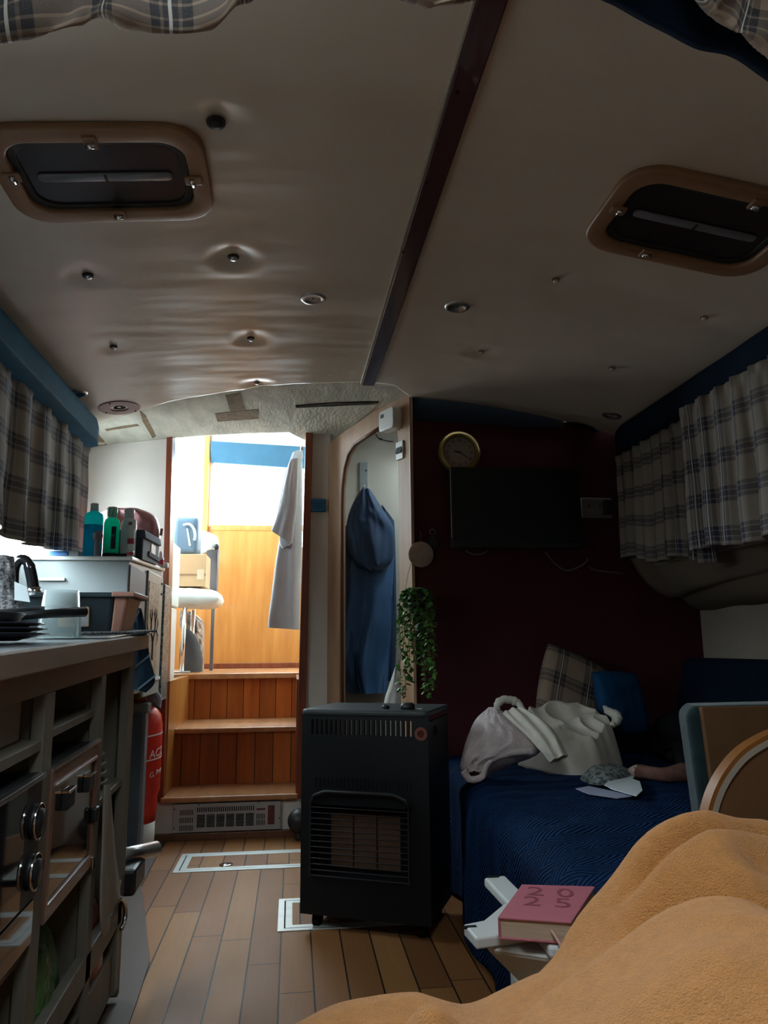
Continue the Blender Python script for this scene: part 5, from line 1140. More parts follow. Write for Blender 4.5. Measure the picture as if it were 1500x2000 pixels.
# packets behind the curtain foot
t = tag(MB().box(-.865, -.80, 2.75, 2.90, uz(2.8), uz(2.8)+.018).build('blue_packet', 'bluebook', bevel=.002), 'bright blue packet lying below the curtain hem', 'packet')
t = tag(MB().box(-.80, -.765, 2.755, 2.93, uz(2.8), uz(2.8)+.020).build('grey_packet', 'labelgrey', bevel=.002), 'grey packet lying beside the bright blue packet', 'packet')
# dark navy striped cloth hanging at the cabinet end, and what stands beneath
t = thing('striped_apron', 'navy cloth with pale diagonal stripes hanging past the worktop end', 'apron', (-.42, 2.2, .7))
rr = [((258, 1185), (276, 1190)), ((256, 1230), (287, 1240)), ((256, 1270), (293, 1285)), ((256, 1310), (303, 1330)), ((258, 1345), (285, 1353))]
rr = [(at_y(*a, 2.15), at_y(*b_, 2.15)) for a, b_ in rr]
MB().tube([(-.44, 2.085, .875), (-.44, 2.13, .90), (-.435, 2.15, .95)], .004, 6).build('hook', 'steel', t, smooth=True)
cloth_panel(rr, 20, 40, .02, lambda u, v: .006*fold(u*4, v*5, 2), (.4, -1, 0)).build('cloth', 'apron', t, smooth=True, weld=True)
for a, b_ in (((262, 1307), (291, 1283)), ((268, 1350), (303, 1322)), ((262, 1215), (272, 1195))):
    pa, pb = at_y(*a, 2.124), at_y(*b_, 2.124); MB().slab([pa, pb, pb+Vector((0, 0, .007)), pa+Vector((0, 0, .007))], (0, .004, 0)).build('stripe', 'apronline', t)
t = thing('grey_cabinet', 'slim dark grey cabinet between the galley end and the red gas bottle', 'cabinet', (-.7, 3.31, 0))
MB().box(-.90, -.600, 3.28, 3.34, .0, .585).build('carcass', 'greyside', t, bevel=.003)
MB().box(-.905, -.590, 3.272, 3.345, .585, .622).build('top', plain('grey_lid', (.16, .165, .16), .4), t, bevel=.006)
MB().box(-.89, -.612, 3.276, 3.281, .03, .575).build('door', 'fabricbox', t, bevel=.002)
# red gas bottle
c = Vector((-.668, 3.46, .12)); gr = .106
t = thing('gas_cylinder', 'red gas cylinder with white lettering beside the bottom step', 'gas cylinder', c)
MB().lathe([(gr*.86, 0), (gr*.92, .05), (gr*.90, .10), (gr, .13), (gr, .40), (gr*.93, .44), (gr*.7, .475), (gr*.35, .495), (gr*.3, .50), (0, .50)], c, n=48).build('body', 'gasred', t, smooth=True)
MB().lathe([(gr*.8, -.12), (gr*.86, -.10), (gr*.86, .01)], c, n=40).build('foot', 'offwhite', t, smooth=True)
MB().lathe([(.03, .50), (.03, .53), (.015, .54), (0, .54)], c, n=20).build('valve', 'brass', t, smooth=True)
def wrap(body, size, z, a0, tilt=0):
    b = MB().text(body, size, Matrix.Identity(4), .0006); n_ = []
    for v in b.v:
        a = a0+v.x/gr; zz = z+v.y+tilt*v.x; n_.append(c+Vector(((gr+.0008+v.z)*math.sin(a), -(gr+.0008+v.z)*math.cos(a), zz)))
    b.v = n_; return b
wrap('ACZ', .048, .285, 1.18, .12).build('lettering', 'whitetext', t)
wrap('G, Prop', .030, .205, 1.22, .2).build('lettering', 'whitetext', t)
for z in (.345, .245):
    b = MB(); b.grid(lambda u, v: c+Vector(((gr+.001)*math.sin(lerp(-.6, 1.9, u)), -(gr+.001)*math.cos(lerp(-.6, 1.9, u)), z+.006*v+.02*u)), 20, 1); b.build('white_line', 'whitetext', t, solid=.0008)
t = cloth_panel([(at_y(270, 1346, 3.40), at_y(300, 1345, 3.40)), (at_y(280, 1352, 3.38), at_y(312, 1354, 3.38)), (at_y(290, 1366, 3.38), at_y(316, 1368, 3.38)), (at_y(302, 1380, 3.38), at_y(314, 1384, 3.38))], 16, 16, .02, lambda a_, b_: .004*fold(a_*4, b_*4, 3), (.2, -1, .3)).build('cloth', 'lilac', smooth=True, weld=True); tag(t, 'lilac grey cloth draped over the top of the red gas cylinder', 'cloth')

# ------------------------------------------------------------------ wheelhouse clutter on the left of the doorway
t = thing('fridge', 'white appliance edge just inside the doorway on the left', 'fridge', (-.78, 4.0, T3-.03))
MB().box(-.95, -.640, 3.98, 4.26, T3-.06+.03, 1.06).build('lower_door', 'white', t, bevel=.008)
MB().box(-.95, -.632, 3.98, 4.26, 1.065, 1.40).build('upper_door', 'white', t, bevel=.008)
t = thing('chair', 'steel framed chair with white vinyl cushion in the wheelhouse', 'chair', (-.60, 4.55, T3))
q0, q1 = at_y(345, 1148, 4.45), at_y(426, 1160, 4.45)
zc0, zc1 = at_y(380, 1190, 4.45).z, at_y(380, 1150, 4.45).z
cl = pillow(((q0.x+q1.x)/2-.05, 4.58, (zc0+zc1)/2+.01), (1, 0, -.05), (0, 1, 0), (.05, 0, 1), q1.x-q0.x+.14, .36, .115, seed=4); cl.build('cushion', 'whitefab', t, smooth=True, weld=True)
for x, y in ((at_y(355, 1300, 4.42).x, 4.42), (at_y(358, 1300, 4.42).x, 4.74)):
    MB().cyl((x, y, T3), (x+.006, y, zc0+.01), .0125, n=14).build('leg', 'chrome', t, smooth=True)
MB().cyl((at_y(415, 1200, 4.74).x-.12, 4.74, T3), (at_y(415, 1200, 4.74).x-.12, 4.74, zc0+.01), .0125, n=14).build('leg', 'chrome', t, smooth=True)
MB().box(at_y(345, 1300, 4.42).x-.02, at_y(372, 1300, 4.42).x, 4.405, 4.435, T3, T3+.012).build('foot_bar', 'steel', t, bevel=.003)
bx1 = at_y(407, 1100, 4.62).x; bzt = at_y(380, 1082, 4.5).z; zt0 = zc1+.018
t = thing('cardboard_box', 'brown cardboard box standing on the white chair cushion', 'box', (bx1-.15, 4.62, zt0))
MB().box(bx1-.30, bx1, 4.50, 4.74, zt0, bzt).build('carton', 'cardboard', t, bevel=.004)
zm = at_y(380, 1122, 4.5).z
MB().box(bx1-.30, bx1+.001, 4.498, 4.50, zm-.006, zm+.004).build('flap_gap', plain('carton_shadow_gap', (.30, .18, .10), .8), t)
MB().box(bx1-.05, bx1-.01, 4.4975, 4.50, zm-.03, zm+.03).build('tape', 'tape', t)
MB().box(bx1-.30, bx1-.18, 4.4975, 4.50, bzt-.075, bzt-.055).build('white_label', 'cap', t)
kx = at_y(368, 1040, 4.5).x; kz = bzt
t = thing('kettle', 'blue grey plastic container with pale handle on the cardboard box', 'kettle', (kx, 4.60, kz))
k0, k1 = at_y(335, 1078, 4.52).x, at_y(386, 1078, 4.52).x
MB().box(k0, k1, 4.52, 4.70, kz+.001, at_y(370, 1008, 4.52).z).build('body', 'kettle', t, bevel=.03, seg=4)
MB().tube([cr([at_y(*q, 4.505) for q in [(358, 1026), (370, 1024), (378, 1032), (381, 1044), (380, 1056)]], i/18) for i in range(19)], .008, 10).build('handle', 'labelgrey', t, smooth=True)
MB().slab([at_y(364, 1032, 4.515), at_y(367, 1032, 4.515), at_y(373, 1066, 4.515), at_y(369, 1066, 4.515)], (0, .006, 0)).build('gauge', 'cap', t)
t = thing('white_machine', 'white bulky appliance with dark knob behind the kettle', 'appliance', at_y(405, 1075, 4.80))
m0, m1 = at_y(388, 1100, 4.85), at_y(426, 1046, 4.85)
cloth_panel([(at_y(388, 1038, 4.85), at_y(412, 1044, 4.85)), (at_y(386, 1050, 4.85), at_y(425, 1050, 4.85)), (at_y(386, 1068, 4.85), at_y(426, 1066, 4.85)), (at_y(388, 1082, 4.85), at_y(418, 1074, 4.85))], 24, 24, .07, lambda u, v: .01*fold(u*4, v*4, 2), (.2, -1, 0)).build('body', 'whitefab', t, smooth=True, weld=True)
MB().ball(at_y(423, 1068, 4.78), .016, .016, .020).build('knob', 'black', t, smooth=True)
t = thing('folded_trolley', 'dark upright folded trolley with small wheels behind the cardboard box', 'trolley', at_y(415, 1160, 4.85))
s0, s1 = at_y(404, 1078, 4.86), at_y(424, 1160, 4.86)
MB().box(s0.x, s1.x, 4.86, 4.93, s1.z, s0.z+.03).build('frame', 'greyside', t, bevel=.008)
MB().box(s1.x-.004, s1.x+.004, 4.85, 4.86, s1.z+.01, s0.z).build('edge_tube', 'steel', t)
for px in (408, 416): q = at_y(px, 1157, 4.84); MB().cyl((q.x, 4.835, q.z), (q.x, 4.86, q.z), .018, n=18).build('wheel', 'black', t)
for px in (416,): q = at_y(px, 1160, 4.86); MB().box(q.x-.01, q.x+.01, 4.88, 4.91, T3, q.z).build('leg', 'greyside', t)
g0, g1 = at_y(345, 1308, 4.72), at_y(392, 1306, 4.72)
t = thing('dark_grey_bag', 'dark grey rounded bag on the wheelhouse floor under the chair', 'bag', at_y(375, 1305, 4.60))
zf = T3+.004
rows = [(at_y(362, 1228, 4.60), at_y(368, 1228, 4.60)), (at_y(356, 1240, 4.60), at_y(382, 1242, 4.60)), (at_y(352, 1262, 4.60), at_y(391, 1265, 4.60)), (at_y(350, 1285, 4.60), at_y(396, 1288, 4.60)), (at_y(350, 1312, 4.60), at_y(395, 1308, 4.60))]
rows[-1] = (Vector((rows[-1][0].x, 4.60, zf)), Vector((rows[-1][1].x, 4.60, zf)))
cloth_panel(rows, 24, 24, .06, lambda u, v: .006*fold(u*3, v*3, 5), (0, -1, 0)).build('body', 'greybag', t, smooth=True, weld=True)
rows = [(at_y(352, 1192, 4.80), at_y(378, 1196, 4.80)), (at_y(350, 1210, 4.80), at_y(396, 1212, 4.80)), (at_y(352, 1226, 4.80), at_y(399, 1228, 4.80)), (at_y(362, 1243, 4.80), at_y(399, 1250, 4.80)), (at_y(372, 1262, 4.80), at_y(399, 1270, 4.80)), (at_y(380, 1300, 4.80), at_y(398, 1304, 4.80))]
rows[-1] = (Vector((rows[-1][0].x, 4.80, zf)), Vector((rows[-1][1].x, 4.80, zf)))
t = cloth_panel(rows, 40, 50, .05, lambda u, v: .02*fold(u*6, v*6, 15)+.01*fold(u*14, v*14, 2), (0, -1, 0)).build('plastic_sack', 'bag', smooth=True, weld=True); tag(t, 'crinkled beige plastic sack stuffed behind the dark grey bag', 'sack')

# ------------------------------------------------------------------ settee on the right
SZ = .42
t = thing('settee', 'navy upholstered settee along the right side under the plaid curtains', 'settee', (1.1, 2.1, 0))
MB().box(.60, 1.70, 1.06, 2.98, 0, .27).build('base', 'navypad', t, bevel=.004)
MB().box(.58, 1.70, 1.06, 2.98, .27, SZ-.012).build('seat_cushion', 'navycush', t, bevel=.03, seg=3)
MB().hexa([(1.52, 1.06, SZ), (1.70, 1.06, SZ), (1.70, 2.10, SZ), (1.52, 2.10, SZ), (1.60, 1.06, .775), (1.70, 1.06, .775), (1.70, 2.10, .775), (1.60, 2.10, .775)]).build('back_cushion', 'navycush', t, bevel=.03, seg=3)
MB().hexa([(1.52, 2.12, SZ), (1.70, 2.12, SZ), (1.70, 2.97, SZ), (1.52, 2.97, SZ), (1.60, 2.12, .79), (1.70, 2.12, .79), (1.70, 2.97, .79), (1.60, 2.97, .79)]).build('back_cushion', 'navycush', t, bevel=.03, seg=3)
def qpt(u, v):   # v: 0 back .. 1 hem at the front; u along the settee
    y = lerp(1.07, 2.96, u); s_ = v*1.35; flat = .88
    fe = .535+.04*fold(y*1.8, 2)+.05*sstep((y-2.2)/.7)
    if s_ < flat: x = lerp(1.50, fe+.06, s_/flat); z = SZ
    else:
        a = (s_-flat)/.10
        if a < 1: x = fe+.06-.075*math.sin(a*PI/2); z = SZ-.06*(1-math.cos(a*PI/2))
        else: d = s_-flat-.10; x = fe-.015+.012*math.sin(y*13+2*fold(y*3, 7))*min(1, d*5)-.02*d; z = SZ-.06-d
    k = .006*fold(x*5, y*4, z*4)+.006*fold(x*14, y*10, z*9+3)
    e = math.exp(-((x-.78)/.2)**2-((y-1.85)/.35)**2)
    zz = z+abs(k)*1.6+.012*e
    return (x-(k*.9 if z < SZ-.03 else 0), y, max(zz, .02))
qb = MB(); qb.grid(qpt, 240, 150, lambda u, v: (u*2.0, v*1.35))
t = qb.build('quilt', 'quilt', smooth=True, solid=.006); tag(t, 'navy quilted bedspread with chevron stitching covering the settee', 'bedspread')
# sweatshirt heap, towelling, cushions
o1 = [at_z(*p, SZ) for p in [(985, 1440), (1060, 1478), (1090, 1495), (1150, 1490), (1205, 1478), (1215, 1440), (1180, 1428), (1080, 1420)]]
def swt(x, y): 
    return .115+.10*sstep((y-2.45)/.35)
ol = [(.80, 2.68), (.86, 2.50), (.97, 2.40), (1.08, 2.50), (1.14, 2.56), (1.13, 2.64), (1.10, 2.72), (1.0, 2.76), (.86, 2.76)]
t = thing('sweatshirt', 'grey beige sweatshirt heaped on the quilt in front of the cushions', 'sweatshirt', (1.0, 2.6, SZ))
lump(ol, SZ+.004, .2, nr=60, na=180, amp=.034, s=7, seed=2, pw=3, top=swt).build('body', 'sweat', t, smooth=True)
def arm(name, pix, Y, rad, seed):
    P = [at_y(*p, y_) for p, y_ in zip(pix, Y)]; n_ = 40
    pts = [cr(P, i/n_)+Vector((0, 0, .004*fold(i*.25, seed))) for i in range(n_+1)]
    rr_ = [cr([(r, 0, 0) for r in rad], i/n_).x*(1+.3*fold(i*.35, seed+2)) for i in range(n_+1)]
    MB().tube(pts, rr_, 16).build(name, 'sweat', t, smooth=True)
sl = [((982, 1394), (1016, 1382)), ((1004, 1416), (1048, 1398)), ((1034, 1444), (1080, 1424)), ((1056, 1468), (1098, 1452)), ((1074, 1489), (1110, 1476))]
cloth_panel([(at_y(*a, y_), at_y(*b_, y_)) for (a, b_), y_ in zip(sl, (2.50, 2.45, 2.40, 2.37, 2.35))], 30, 50, .020, lambda p_, q_: .010*fold(p_*3, q_*7, 5)+.007*math.sin(p_*14+q_*5), (-.3, -1, .5)).build('sleeve', 'sweat', t, smooth=True, weld=True)
arm('collar', [(972, 1392), (972, 1375), (988, 1366), (1010, 1372), (1022, 1388)], [2.60, 2.60, 2.60, 2.60, 2.58], [.010, .013, .014, .013, .009], 3)
arm('hem', [(1180, 1385), (1200, 1395), (1205, 1405), (1196, 1418)], [2.62, 2.60, 2.58, 2.56], [.012, .016, .016, .010], 5)
tw = thing('towelling_blanket', 'pink grey towelling blanket bunched over the front corner of the quilt', 'blanket', (.72, 2.5, .3))
rows = [(at_y(952, 1392, 2.60), at_y(990, 1402, 2.56)), (at_y(928, 1410, 2.52), at_y(1035, 1440, 2.46)), (at_y(912, 1445, 2.45), at_y(1055, 1466, 2.42)), (at_y(900, 1490, 2.42), at_y(1000, 1488, 2.40)), (at_y(902, 1510, 2.42), at_y(962, 1500, 2.40)), (at_y(915, 1522, 2.42), at_y(945, 1520, 2.40))]
cloth_panel(rows, 70, 60, .055, lambda u, v: .012*fold(u*4, v*4, 3)+.006*fold(u*11, v*10, 8), (-.35, -.75, .55)).build('folded_body', 'towel', tw, smooth=True, weld=True)
MB().tube([cr([at_y(*p, 2.38) for p in [(905, 1505), (918, 1522), (940, 1518), (948, 1498), (962, 1482), (1000, 1470), (1040, 1468)]], i/40) for i in range(41)], .011, 10).build('rolled_edge', 'towel', tw, smooth=True)
p0 = at_y(1118, 1335, 2.86)
t = pillow(p0+Vector((0, .0, -.03)), Vector((.86, .1, -.38)), Vector((.30, .22, .92)), Vector((-.1, -1, .2)), .30, .30, .11, uvw=(.30, .30), seed=3).build('cushion', 'plaidS', smooth=True, weld=True); tag(t, 'plaid cushion standing against the red wall behind the sweatshirt', 'cushion')
p0 = at_y(1190, 1355, 2.72)
t = pillow(p0+Vector((.05, .02, -.035)), Vector((.95, .25, -.05)), Vector((-.05, .25, .96)), Vector((-.1, -1, .25)), .22, .24, .11, seed=5).build('cushion', 'bluecush', smooth=True, weld=True); tag(t, 'blue velvet cushion leaning beside the plaid cushion', 'cushion')
# dark cushion block on the right with tan board
t = thing('teal_cushion', 'dark teal fleece cushion with tan hardboard back standing on the quilt', 'cushion', (.95, 1.62, SZ))
YT = 1.62
a = [at_y(*p, YT) for p in [(1337, 1400), (1352, 1378), (1520, 1372), (1560, 1600), (1368, 1600)]]
fl = [at_y(*p, YT) for p in [(1340, 1392), (1358, 1379), (1560, 1374), (1560, 1592), (1370, 1592), (1355, 1500)]]
for q in fl[3:5]: q.z = SZ+.012
b = MB().prism(fl, (.03, .10, 0)); b.build('pad', 'teal', t, bevel=.018, seg=4)
MB().prism([at_y(*p, YT-.012) for p in [(1370, 1381), (1560, 1378), (1560, 1588), (1398, 1588)]], (.0, .014, 0)).build('board', 'tanpanel', t, bevel=.003)
# round ended table leaf
YL = 1.28
t = thing('table_leaf', 'round ended tan table leaf with cream edge strip, folded upright', 'table', (.80, YL, SZ))
arcp = [(1376, 1610), (1381, 1580), (1392, 1545), (1410, 1510), (1440, 1472), (1475, 1446), (1520, 1425), (1580, 1412), (1680, 1408), (1780, 1420)]
A_ = [at_y(*cr([(p[0], p[1], 0) for p in arcp], i/40).to_2d(), YL) for i in range(41)]
def off(l, d):
    out = []
    for i in range(len(l)):
        tg = (l[min(i+1, len(l)-1)]-l[max(i-1, 0)]).normalized(); out.append(l[i]+Vector((tg.z, 0, -tg.x))*d)
    return out
low = [Vector((A_[-1].x, YL, SZ+.02)), Vector((A_[0].x+.02, YL, SZ+.02))]
def band(d0, d1, mat, nm, y0, th):
    o_, i_ = off(A_, d0), off(A_, d1); b = MB()
    for k in range(40): b.slab([o_[k]+Vector((0, y0, 0)), o_[k+1]+Vector((0, y0, 0)), i_[k+1]+Vector((0, y0, 0)), i_[k]+Vector((0, y0, 0))], (0, th, 0))
    b.build(nm, mat, t, weld=True)
band(0, .008, 'orangeedge', 'outer_lipping', -.004, .026); band(.008, .018, 'creamedge', 'edge_strip', -.005, .026)
MB().prism(off(A_, .018)+[low[0], low[1]], (0, .02, 0)).build('leaf', 'tanpanel', t)
MB().box(A_[0].x+.06, A_[-1].x-.05, YL-.002, YL+.03, SZ-.0, SZ+.03).build('hinge_rail', 'tanpanel', t)
# papers and pouch on the quilt
qz = SZ+.016
def flat(pix, th, z): return MB().prism([at_z(p[0], p[1], z) for p in pix], (0, 0, th))
t = flat([(1124, 1541), (1150, 1536), (1215, 1550), (1235, 1556), (1205, 1560), (1150, 1552)], .0015, qz).build('paper_sheet', 'lav'); tag(t, 'pale lavender paper lying on the quilt under the white card', 'paper')
t = flat([(1180, 1534), (1190, 1525), (1224, 1518), (1234, 1506), (1243, 1510), (1236, 1522), (1250, 1527), (1255, 1545), (1243, 1556), (1215, 1548), (1195, 1542)], .002, qz+.006).build('white_card', 'card', bevel=.0005); tag(t, 'white torn edged card lying on the quilt beside the dog paw', 'card')
t = lump([tuple(at_z(*p, qz).to_2d()) for p in [(1132, 1522), (1160, 1532), (1200, 1530), (1236, 1520), (1230, 1508), (1190, 1505), (1150, 1510)]], qz-.002, .030, nr=14, na=50, amp=.006, s=30, seed=6, pw=5).build('zip_pouch', 'pouchpat', smooth=True); tag(t, 'grey green patterned pouch lying behind the white card', 'pouch')
# dog lying behind the teal cushion
def skin(name, verts, edges, mats):
    me = bpy.data.meshes.new(name); me.from_pydata([v[0] for v in verts], edges, []); o = bpy.data.objects.new(name, me); COL.objects.link(o)
    md = o.modifiers.new('skin', 'SKIN'); md.use_smooth_shade = True
    for sv, v in zip(me.skin_vertices[0].data, verts): sv.radius = (v[1], v[1] if len(v) < 3 else v[2])
    me.skin_vertices[0].data[0].use_root = True
    o.modifiers.new('sub', 'SUBSURF').levels = 2
    dg = bpy.context.evaluated_depsgraph_get(); m2 = bpy.data.meshes.new_from_object(o.evaluated_get(dg)); bpy.data.objects.remove(o); return m2
paw = at_z(1243, 1508, SZ+.03); elb = at_z(1345, 1512, SZ+.04)
dv = [((1.44, 2.70, .52), .072), ((1.43, 2.78, .52), .07), ((1.42, 2.86, .50), .065),               # 0 chest-belly-hip
      ((1.38, 2.58, .55), .075), ((1.40, 2.42, .56), .055), ((1.40, 2.32, .55), .062), ((1.37, 2.22, .53), .034), ((1.355, 2.165, .522), .026),  # neck head muzzle
      ((1.36, 2.54, .48), .045), ((elb.x+.03, elb.y+.06, .455), .033), ((lerp(elb.x, paw.x, .45), lerp(elb.y, paw.y, .45), .450), .023), ((lerp(elb.x, paw.x, .8), lerp(elb.y, paw.y, .8), .452), .021), ((paw.x+.012, paw.y, .452), .027), ((paw.x-.012, paw.y+.002, .446), .021),
      ((1.38, 2.80, .475), .045), ((1.37, 2.70, .46), .030), ((1.36, 2.64, .455), .022), ((1.34, 2.60, .452), .020),                          # folded hind leg
      ((1.44, 2.92, .46), .018), ((1.38, 2.94, .45), .012), ((1.42, 2.34, .625), .018), ((1.43, 2.33, .66), .008), ((1.36, 2.36, .62), .018), ((1.34, 2.36, .655), .008),
      ((paw.x-.022, paw.y-.016, .446), .009), ((paw.x-.030, paw.y-.004, .448), .010), ((paw.x-.030, paw.y+.010, .449), .010), ((paw.x-.022, paw.y+.022, .446), .009)]
de = [(0, 1), (1, 2), (0, 3), (3, 4), (4, 5), (5, 6), (6, 7), (0, 8), (8, 9), (9, 10), (10, 11), (11, 12), (12, 13), (2, 14), (14, 15), (15, 16), (16, 17), (2, 18), (18, 19), (5, 20), (20, 21), (5, 22), (22, 23), (13, 24), (13, 25), (13, 26), (13, 27)]
dm = skin('dog', dv, de, None)
for nm_ in ('dogblack', 'dogtan', 'dogtoe'): dm.materials.append(M[nm_])
for pl in dm.polygons:
    q = pl.center; s_ = (Vector((q.x-elb.x, q.y-elb.y)).dot(Vector((paw.x-elb.x, paw.y-elb.y)))/Vector((paw.x-elb.x, paw.y-elb.y)).length_squared)
    line = Vector((elb.x, elb.y)).lerp(Vector((paw.x, paw.y)), s_); dd = (Vector((q.x, q.y))-line).length
    pl.material_index = 1 if (s_ > -.1 and dd < .05 and q.z < .50) else 0
    if s_ > .98 and dd < .05 and q.z < .5: pl.material_index = 2
    pl.use_smooth = True
o = bpy.data.objects.new('dog', dm); COL.objects.link(o); off_ = Vector((1.25, 2.6, SZ+.01))
for v in dm.vertices: v.co = v.co-off_
o.location = off_; tag(o, 'black dog lying on the quilt with one brown foreleg stretched out', 'dog')

# ------------------------------------------------------------------ white plastic stool with the pink diary
TZ = .43
t = thing('folding_stool', 'white plastic folding stool with crossed slats beside the berth', 'stool', (.40, 1.25, 0))
def P_(px, py, z=TZ): return at_z(px, py, z)
s1 = [P_(945, 1714), P_(986, 1709), P_(1130, 1850), P_(1075, 1850)]
MB().slab([p-Vector((0, 0, .016)) for p in s1], (0, 0, .016)).build('slat', 'stool', t, bevel=.004)
s2 = [P_(905, 1806), P_(930, 1834), P_(1035, 1820), P_(1150, 1760), P_(1120, 1735), P_(985, 1765), P_(945, 1798)]
MB().prism([p-Vector((0, 0, .015)) for p in s2], (0, 0, .016)).build('slat', 'stool', t, bevel=.003)
for a, b_ in (((918, 1811), (925, 1817)), ((964, 1713), (970, 1716))):
    q = P_(*a); MB().box(q.x-.010, q.x+.010, q.y-.004, q.y+.004, TZ-.001, TZ+.0015).build('slot', 'dark', t)
c0 = P_(1010, 1806); q0, q1, q2, q3 = P_(935, 1830), P_(1130, 1850), P_(1130, 1790), P_(960, 1780)
MB().hexa([(q0.x+.07, q0.y+.04, TZ-.085), (q1.x, q1.y+.04, TZ-.085), (q2.x, q2.y, TZ-.085), (q3.x+.07, q3.y, TZ-.085), (q0.x+.004, q0.y+.006, TZ-.016), (q1.x, q1.y, TZ-.016), (q2.x, q2.y, TZ-.016), (q3.x+.004, q3.y, TZ-.016)]).build('bracket', 'stool', t, bevel=.012, seg=3)
lx = at_y(1018, 1900, 1.21).x
MB().hexa([(lx+.0, 1.14, 0), (lx+.10, 1.14, 0), (lx+.10, 1.27, 0), (lx+.0, 1.27, 0), (lx-.006, 1.15, TZ-.08), (lx+.10, 1.15, TZ-.08), (lx+.10, 1.26, TZ-.08), (lx-.006, 1.26, TZ-.08)]).build('leg', 'stool', t, bevel=.01, seg=3)
BT = TZ+.004; 
bk = [at_z(*p, TZ+.032) for p in [(972, 1791), (1116, 1801), (1162, 1731), (1019, 1727)]]
t = thing('diary', 'pink leatherette diary lying on the white stool', 'diary', (.42, 1.3, BT))
def inset(q, k): c_ = sum((p for p in q), Vector())/4; return [c_+(p-c_)*k for p in q]
dn = Vector((0, 0, -1))
MB().slab([p+dn*.003 for p in bk], (0, 0, .003)).build('cover', 'book', t, bevel=.001)
MB().slab([p+dn*.030 for p in bk], (0, 0, .003)).build('back_cover', 'book', t, bevel=.001)
MB().slab([p+dn*.027 for p in inset(bk, .97)], (0, 0, .024)).build('pages', 'paper', t)
sp = [bk[0], bk[3]]; MB().slab([bk[0]+dn*.030, bk[3]+dn*.030, bk[3]+dn*.030+Vector((.004, 0, 0)), bk[0]+dn*.030+Vector((.004, 0, 0))], (0, 0, .029)).build('spine', 'book', t, bevel=.001)
ux_ = (bk[1]-bk[0]).normalized(); uy_ = Vector((0, 0, 1)).cross(ux_); cc = inset(bk, 1)[0]*0+sum(bk, Vector())/4
for s_, dx, dy in (('2', -.018, .042), ('0', .028, .042), ('2', -.022, -.006), ('5', .024, -.006)):
    m_ = frame(cc+ux_*dx+uy_*dy+Vector((0, 0, .0002)), ux_, uy_, (0, 0, 1)); MB().text(s_, .060, m_, .0003).build('year_digit', 'bookdark', t)
rb = [cr([cc-uy_*.075+ux_*.004+Vector((0, 0, -.012)), cc-uy_*.088+ux_*.014+Vector((0, 0, -.022)), cc-uy_*.100+ux_*.028+Vector((0, 0, -.042)), cc-uy_*.104+ux_*.026+Vector((0, 0, -.060))], i/14) for i in range(15)]
MB().tube(rb, .0022, 6).build('ribbon', 'ribbon', t, smooth=True)

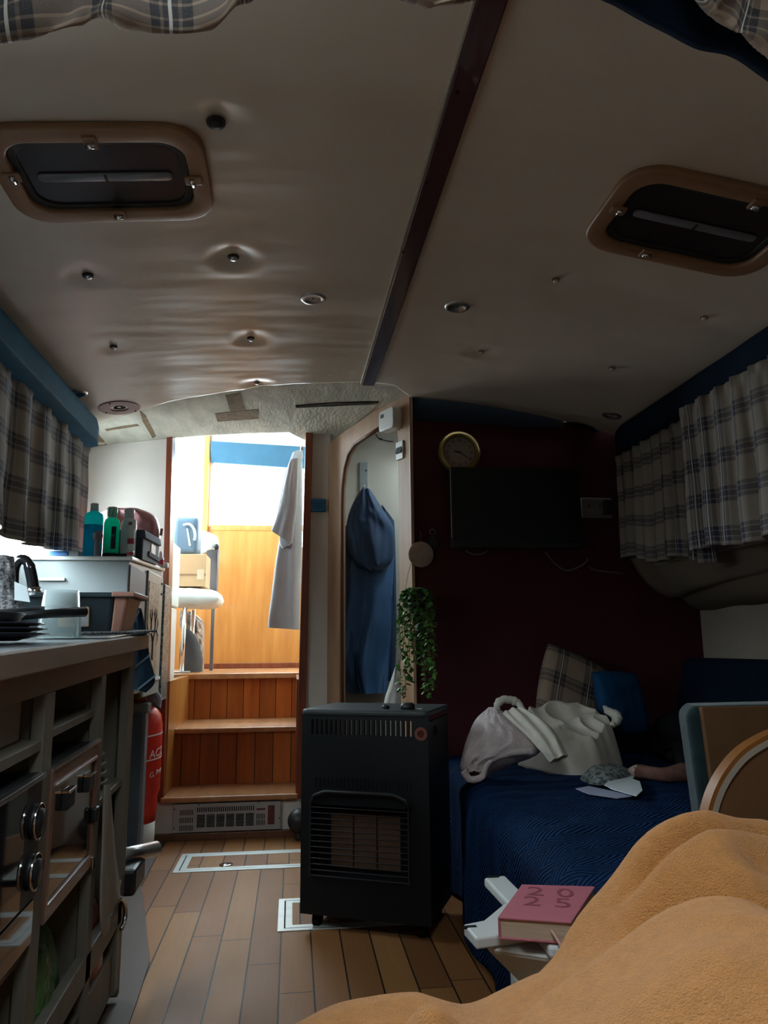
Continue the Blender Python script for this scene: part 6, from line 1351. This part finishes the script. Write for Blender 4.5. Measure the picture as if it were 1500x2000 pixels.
# ------------------------------------------------------------------ berth and the orange fleece over drawn-up knees
struct(MB().box(-.9, 1.3, -1.2, .72, 0, .40).build('trim_berth', 'navycush', bevel=.03))
XS = [-.4, -.1, 0, .05, .1, .14, .175, .21, .24, .265, .28, .30, .34, .38, .43, .5, .6, .8, 1.3]
PROF = [(.15, [.34, .42, .46, .48, .49, .50, .51, .52, .53, .54, .545, .55, .56, .56, .55, .54, .53, .52, .50]),
        (.50, [.34, .45, .51, .54, .56, .575, .59, .61, .625, .64, .645, .65, .655, .64, .61, .58, .56, .55, .52]),
        (.60, [.33, .45, .50, .53, .55, .56, .573, .595, .612, .628, .637, .648, .655, .635, .60, .57, .56, .55, .52]),
        (.665, [.33, .46, .49, .51, .52, .52, .52, .525, .53, .54, .55, .562, .582, .597, .605, .595, .585, .57, .53]),
        (.75, [.32, .47, .508, .524, .531, .527, .522, .531, .535, .536, .545, .565, .602, .637, .655, .648, .63, .60, .55]),
        (.80, [.30, .44, .47, .49, .495, .49, .485, .495, .505, .518, .545, .578, .615, .656, .670, .659, .636, .60, .55]),
        (.86, [.22, .28, .33, .35, .36, .36, .36, .365, .37, .39, .42, .46, .52, .575, .60, .595, .58, .55, .50]),
        (.93, [.12, .15, .18, .2, .2, .2, .2, .2, .21, .22, .24, .27, .32, .38, .41, .41, .40, .38, .35]),
        (1.02, [.05, .06, .07, .08, .08, .08, .08, .08, .08, .09, .1, .11, .13, .16, .18, .18, .18, .17, .15])]
def tab(l, x):
    if x <= XS[0]: return l[0]
    for i in range(len(XS)-1):
        if x <= XS[i+1]: return lerp(l[i], l[i+1], (x-XS[i])/(XS[i+1]-XS[i]))
    return l[-1]
def raw(x, y):
    y = min(max(y, PROF[0][0]), PROF[-1][0])
    for (ya, la), (yb, lb_) in zip(PROF, PROF[1:]):
        if y <= yb: return lerp(tab(la, x), tab(lb_, x), (y-ya)/(yb-ya))
    return tab(PROF[-1][1], x)
def blanket_z(x, y):
    z = sum(raw(x+dx, y+dy) for dx in (-.014, 0, .014) for dy in (-.014, 0, .014))/9
    z += .034*math.exp(-((x-.105)/.026)**2-((y-.62)/.03)**2)
    z -= .014*math.exp(-((y-.768-.02*fold(x*5, 1))/.007)**2)*sstep((x-.31)/.06)
    z += .004*math.exp(-((y-.785)/.012)**2)*sstep((x-.31)/.06)
    for (ax_, ay_, bx_, by_, dp, wd) in ((.35, .70, .56, .56, .045, .030), (.33, .655, .25, .655, .02, .02), (.19, .66, .12, .55, .018, .02), (.46, .73, .62, .72, .018, .02)):
        d = Vector((bx_-ax_, by_-ay_)); q = Vector((x-ax_, y-ay_)); k = min(max(q.dot(d)/d.length_squared, 0), 1)
        z -= dp*math.exp(-((q-d*k).length/wd)**2)
    z += .006*fold(x*9, y*8, 2)+.004*(1-abs(fold(x*12+y*6, y*9, 5))*2)
    return z
def bl(u, v):
    x = lerp(-.38, 1.25, u); y = lerp(.15, 1.01, v)
    return (x, y, max(blanket_z(x, y), .05))
t = MB().grid(bl, 300, 220).build('fleece_blanket', 'fleece', smooth=True, solid=.008); tag(t, 'orange fleece blanket draped over raised knees in the foreground', 'blanket')
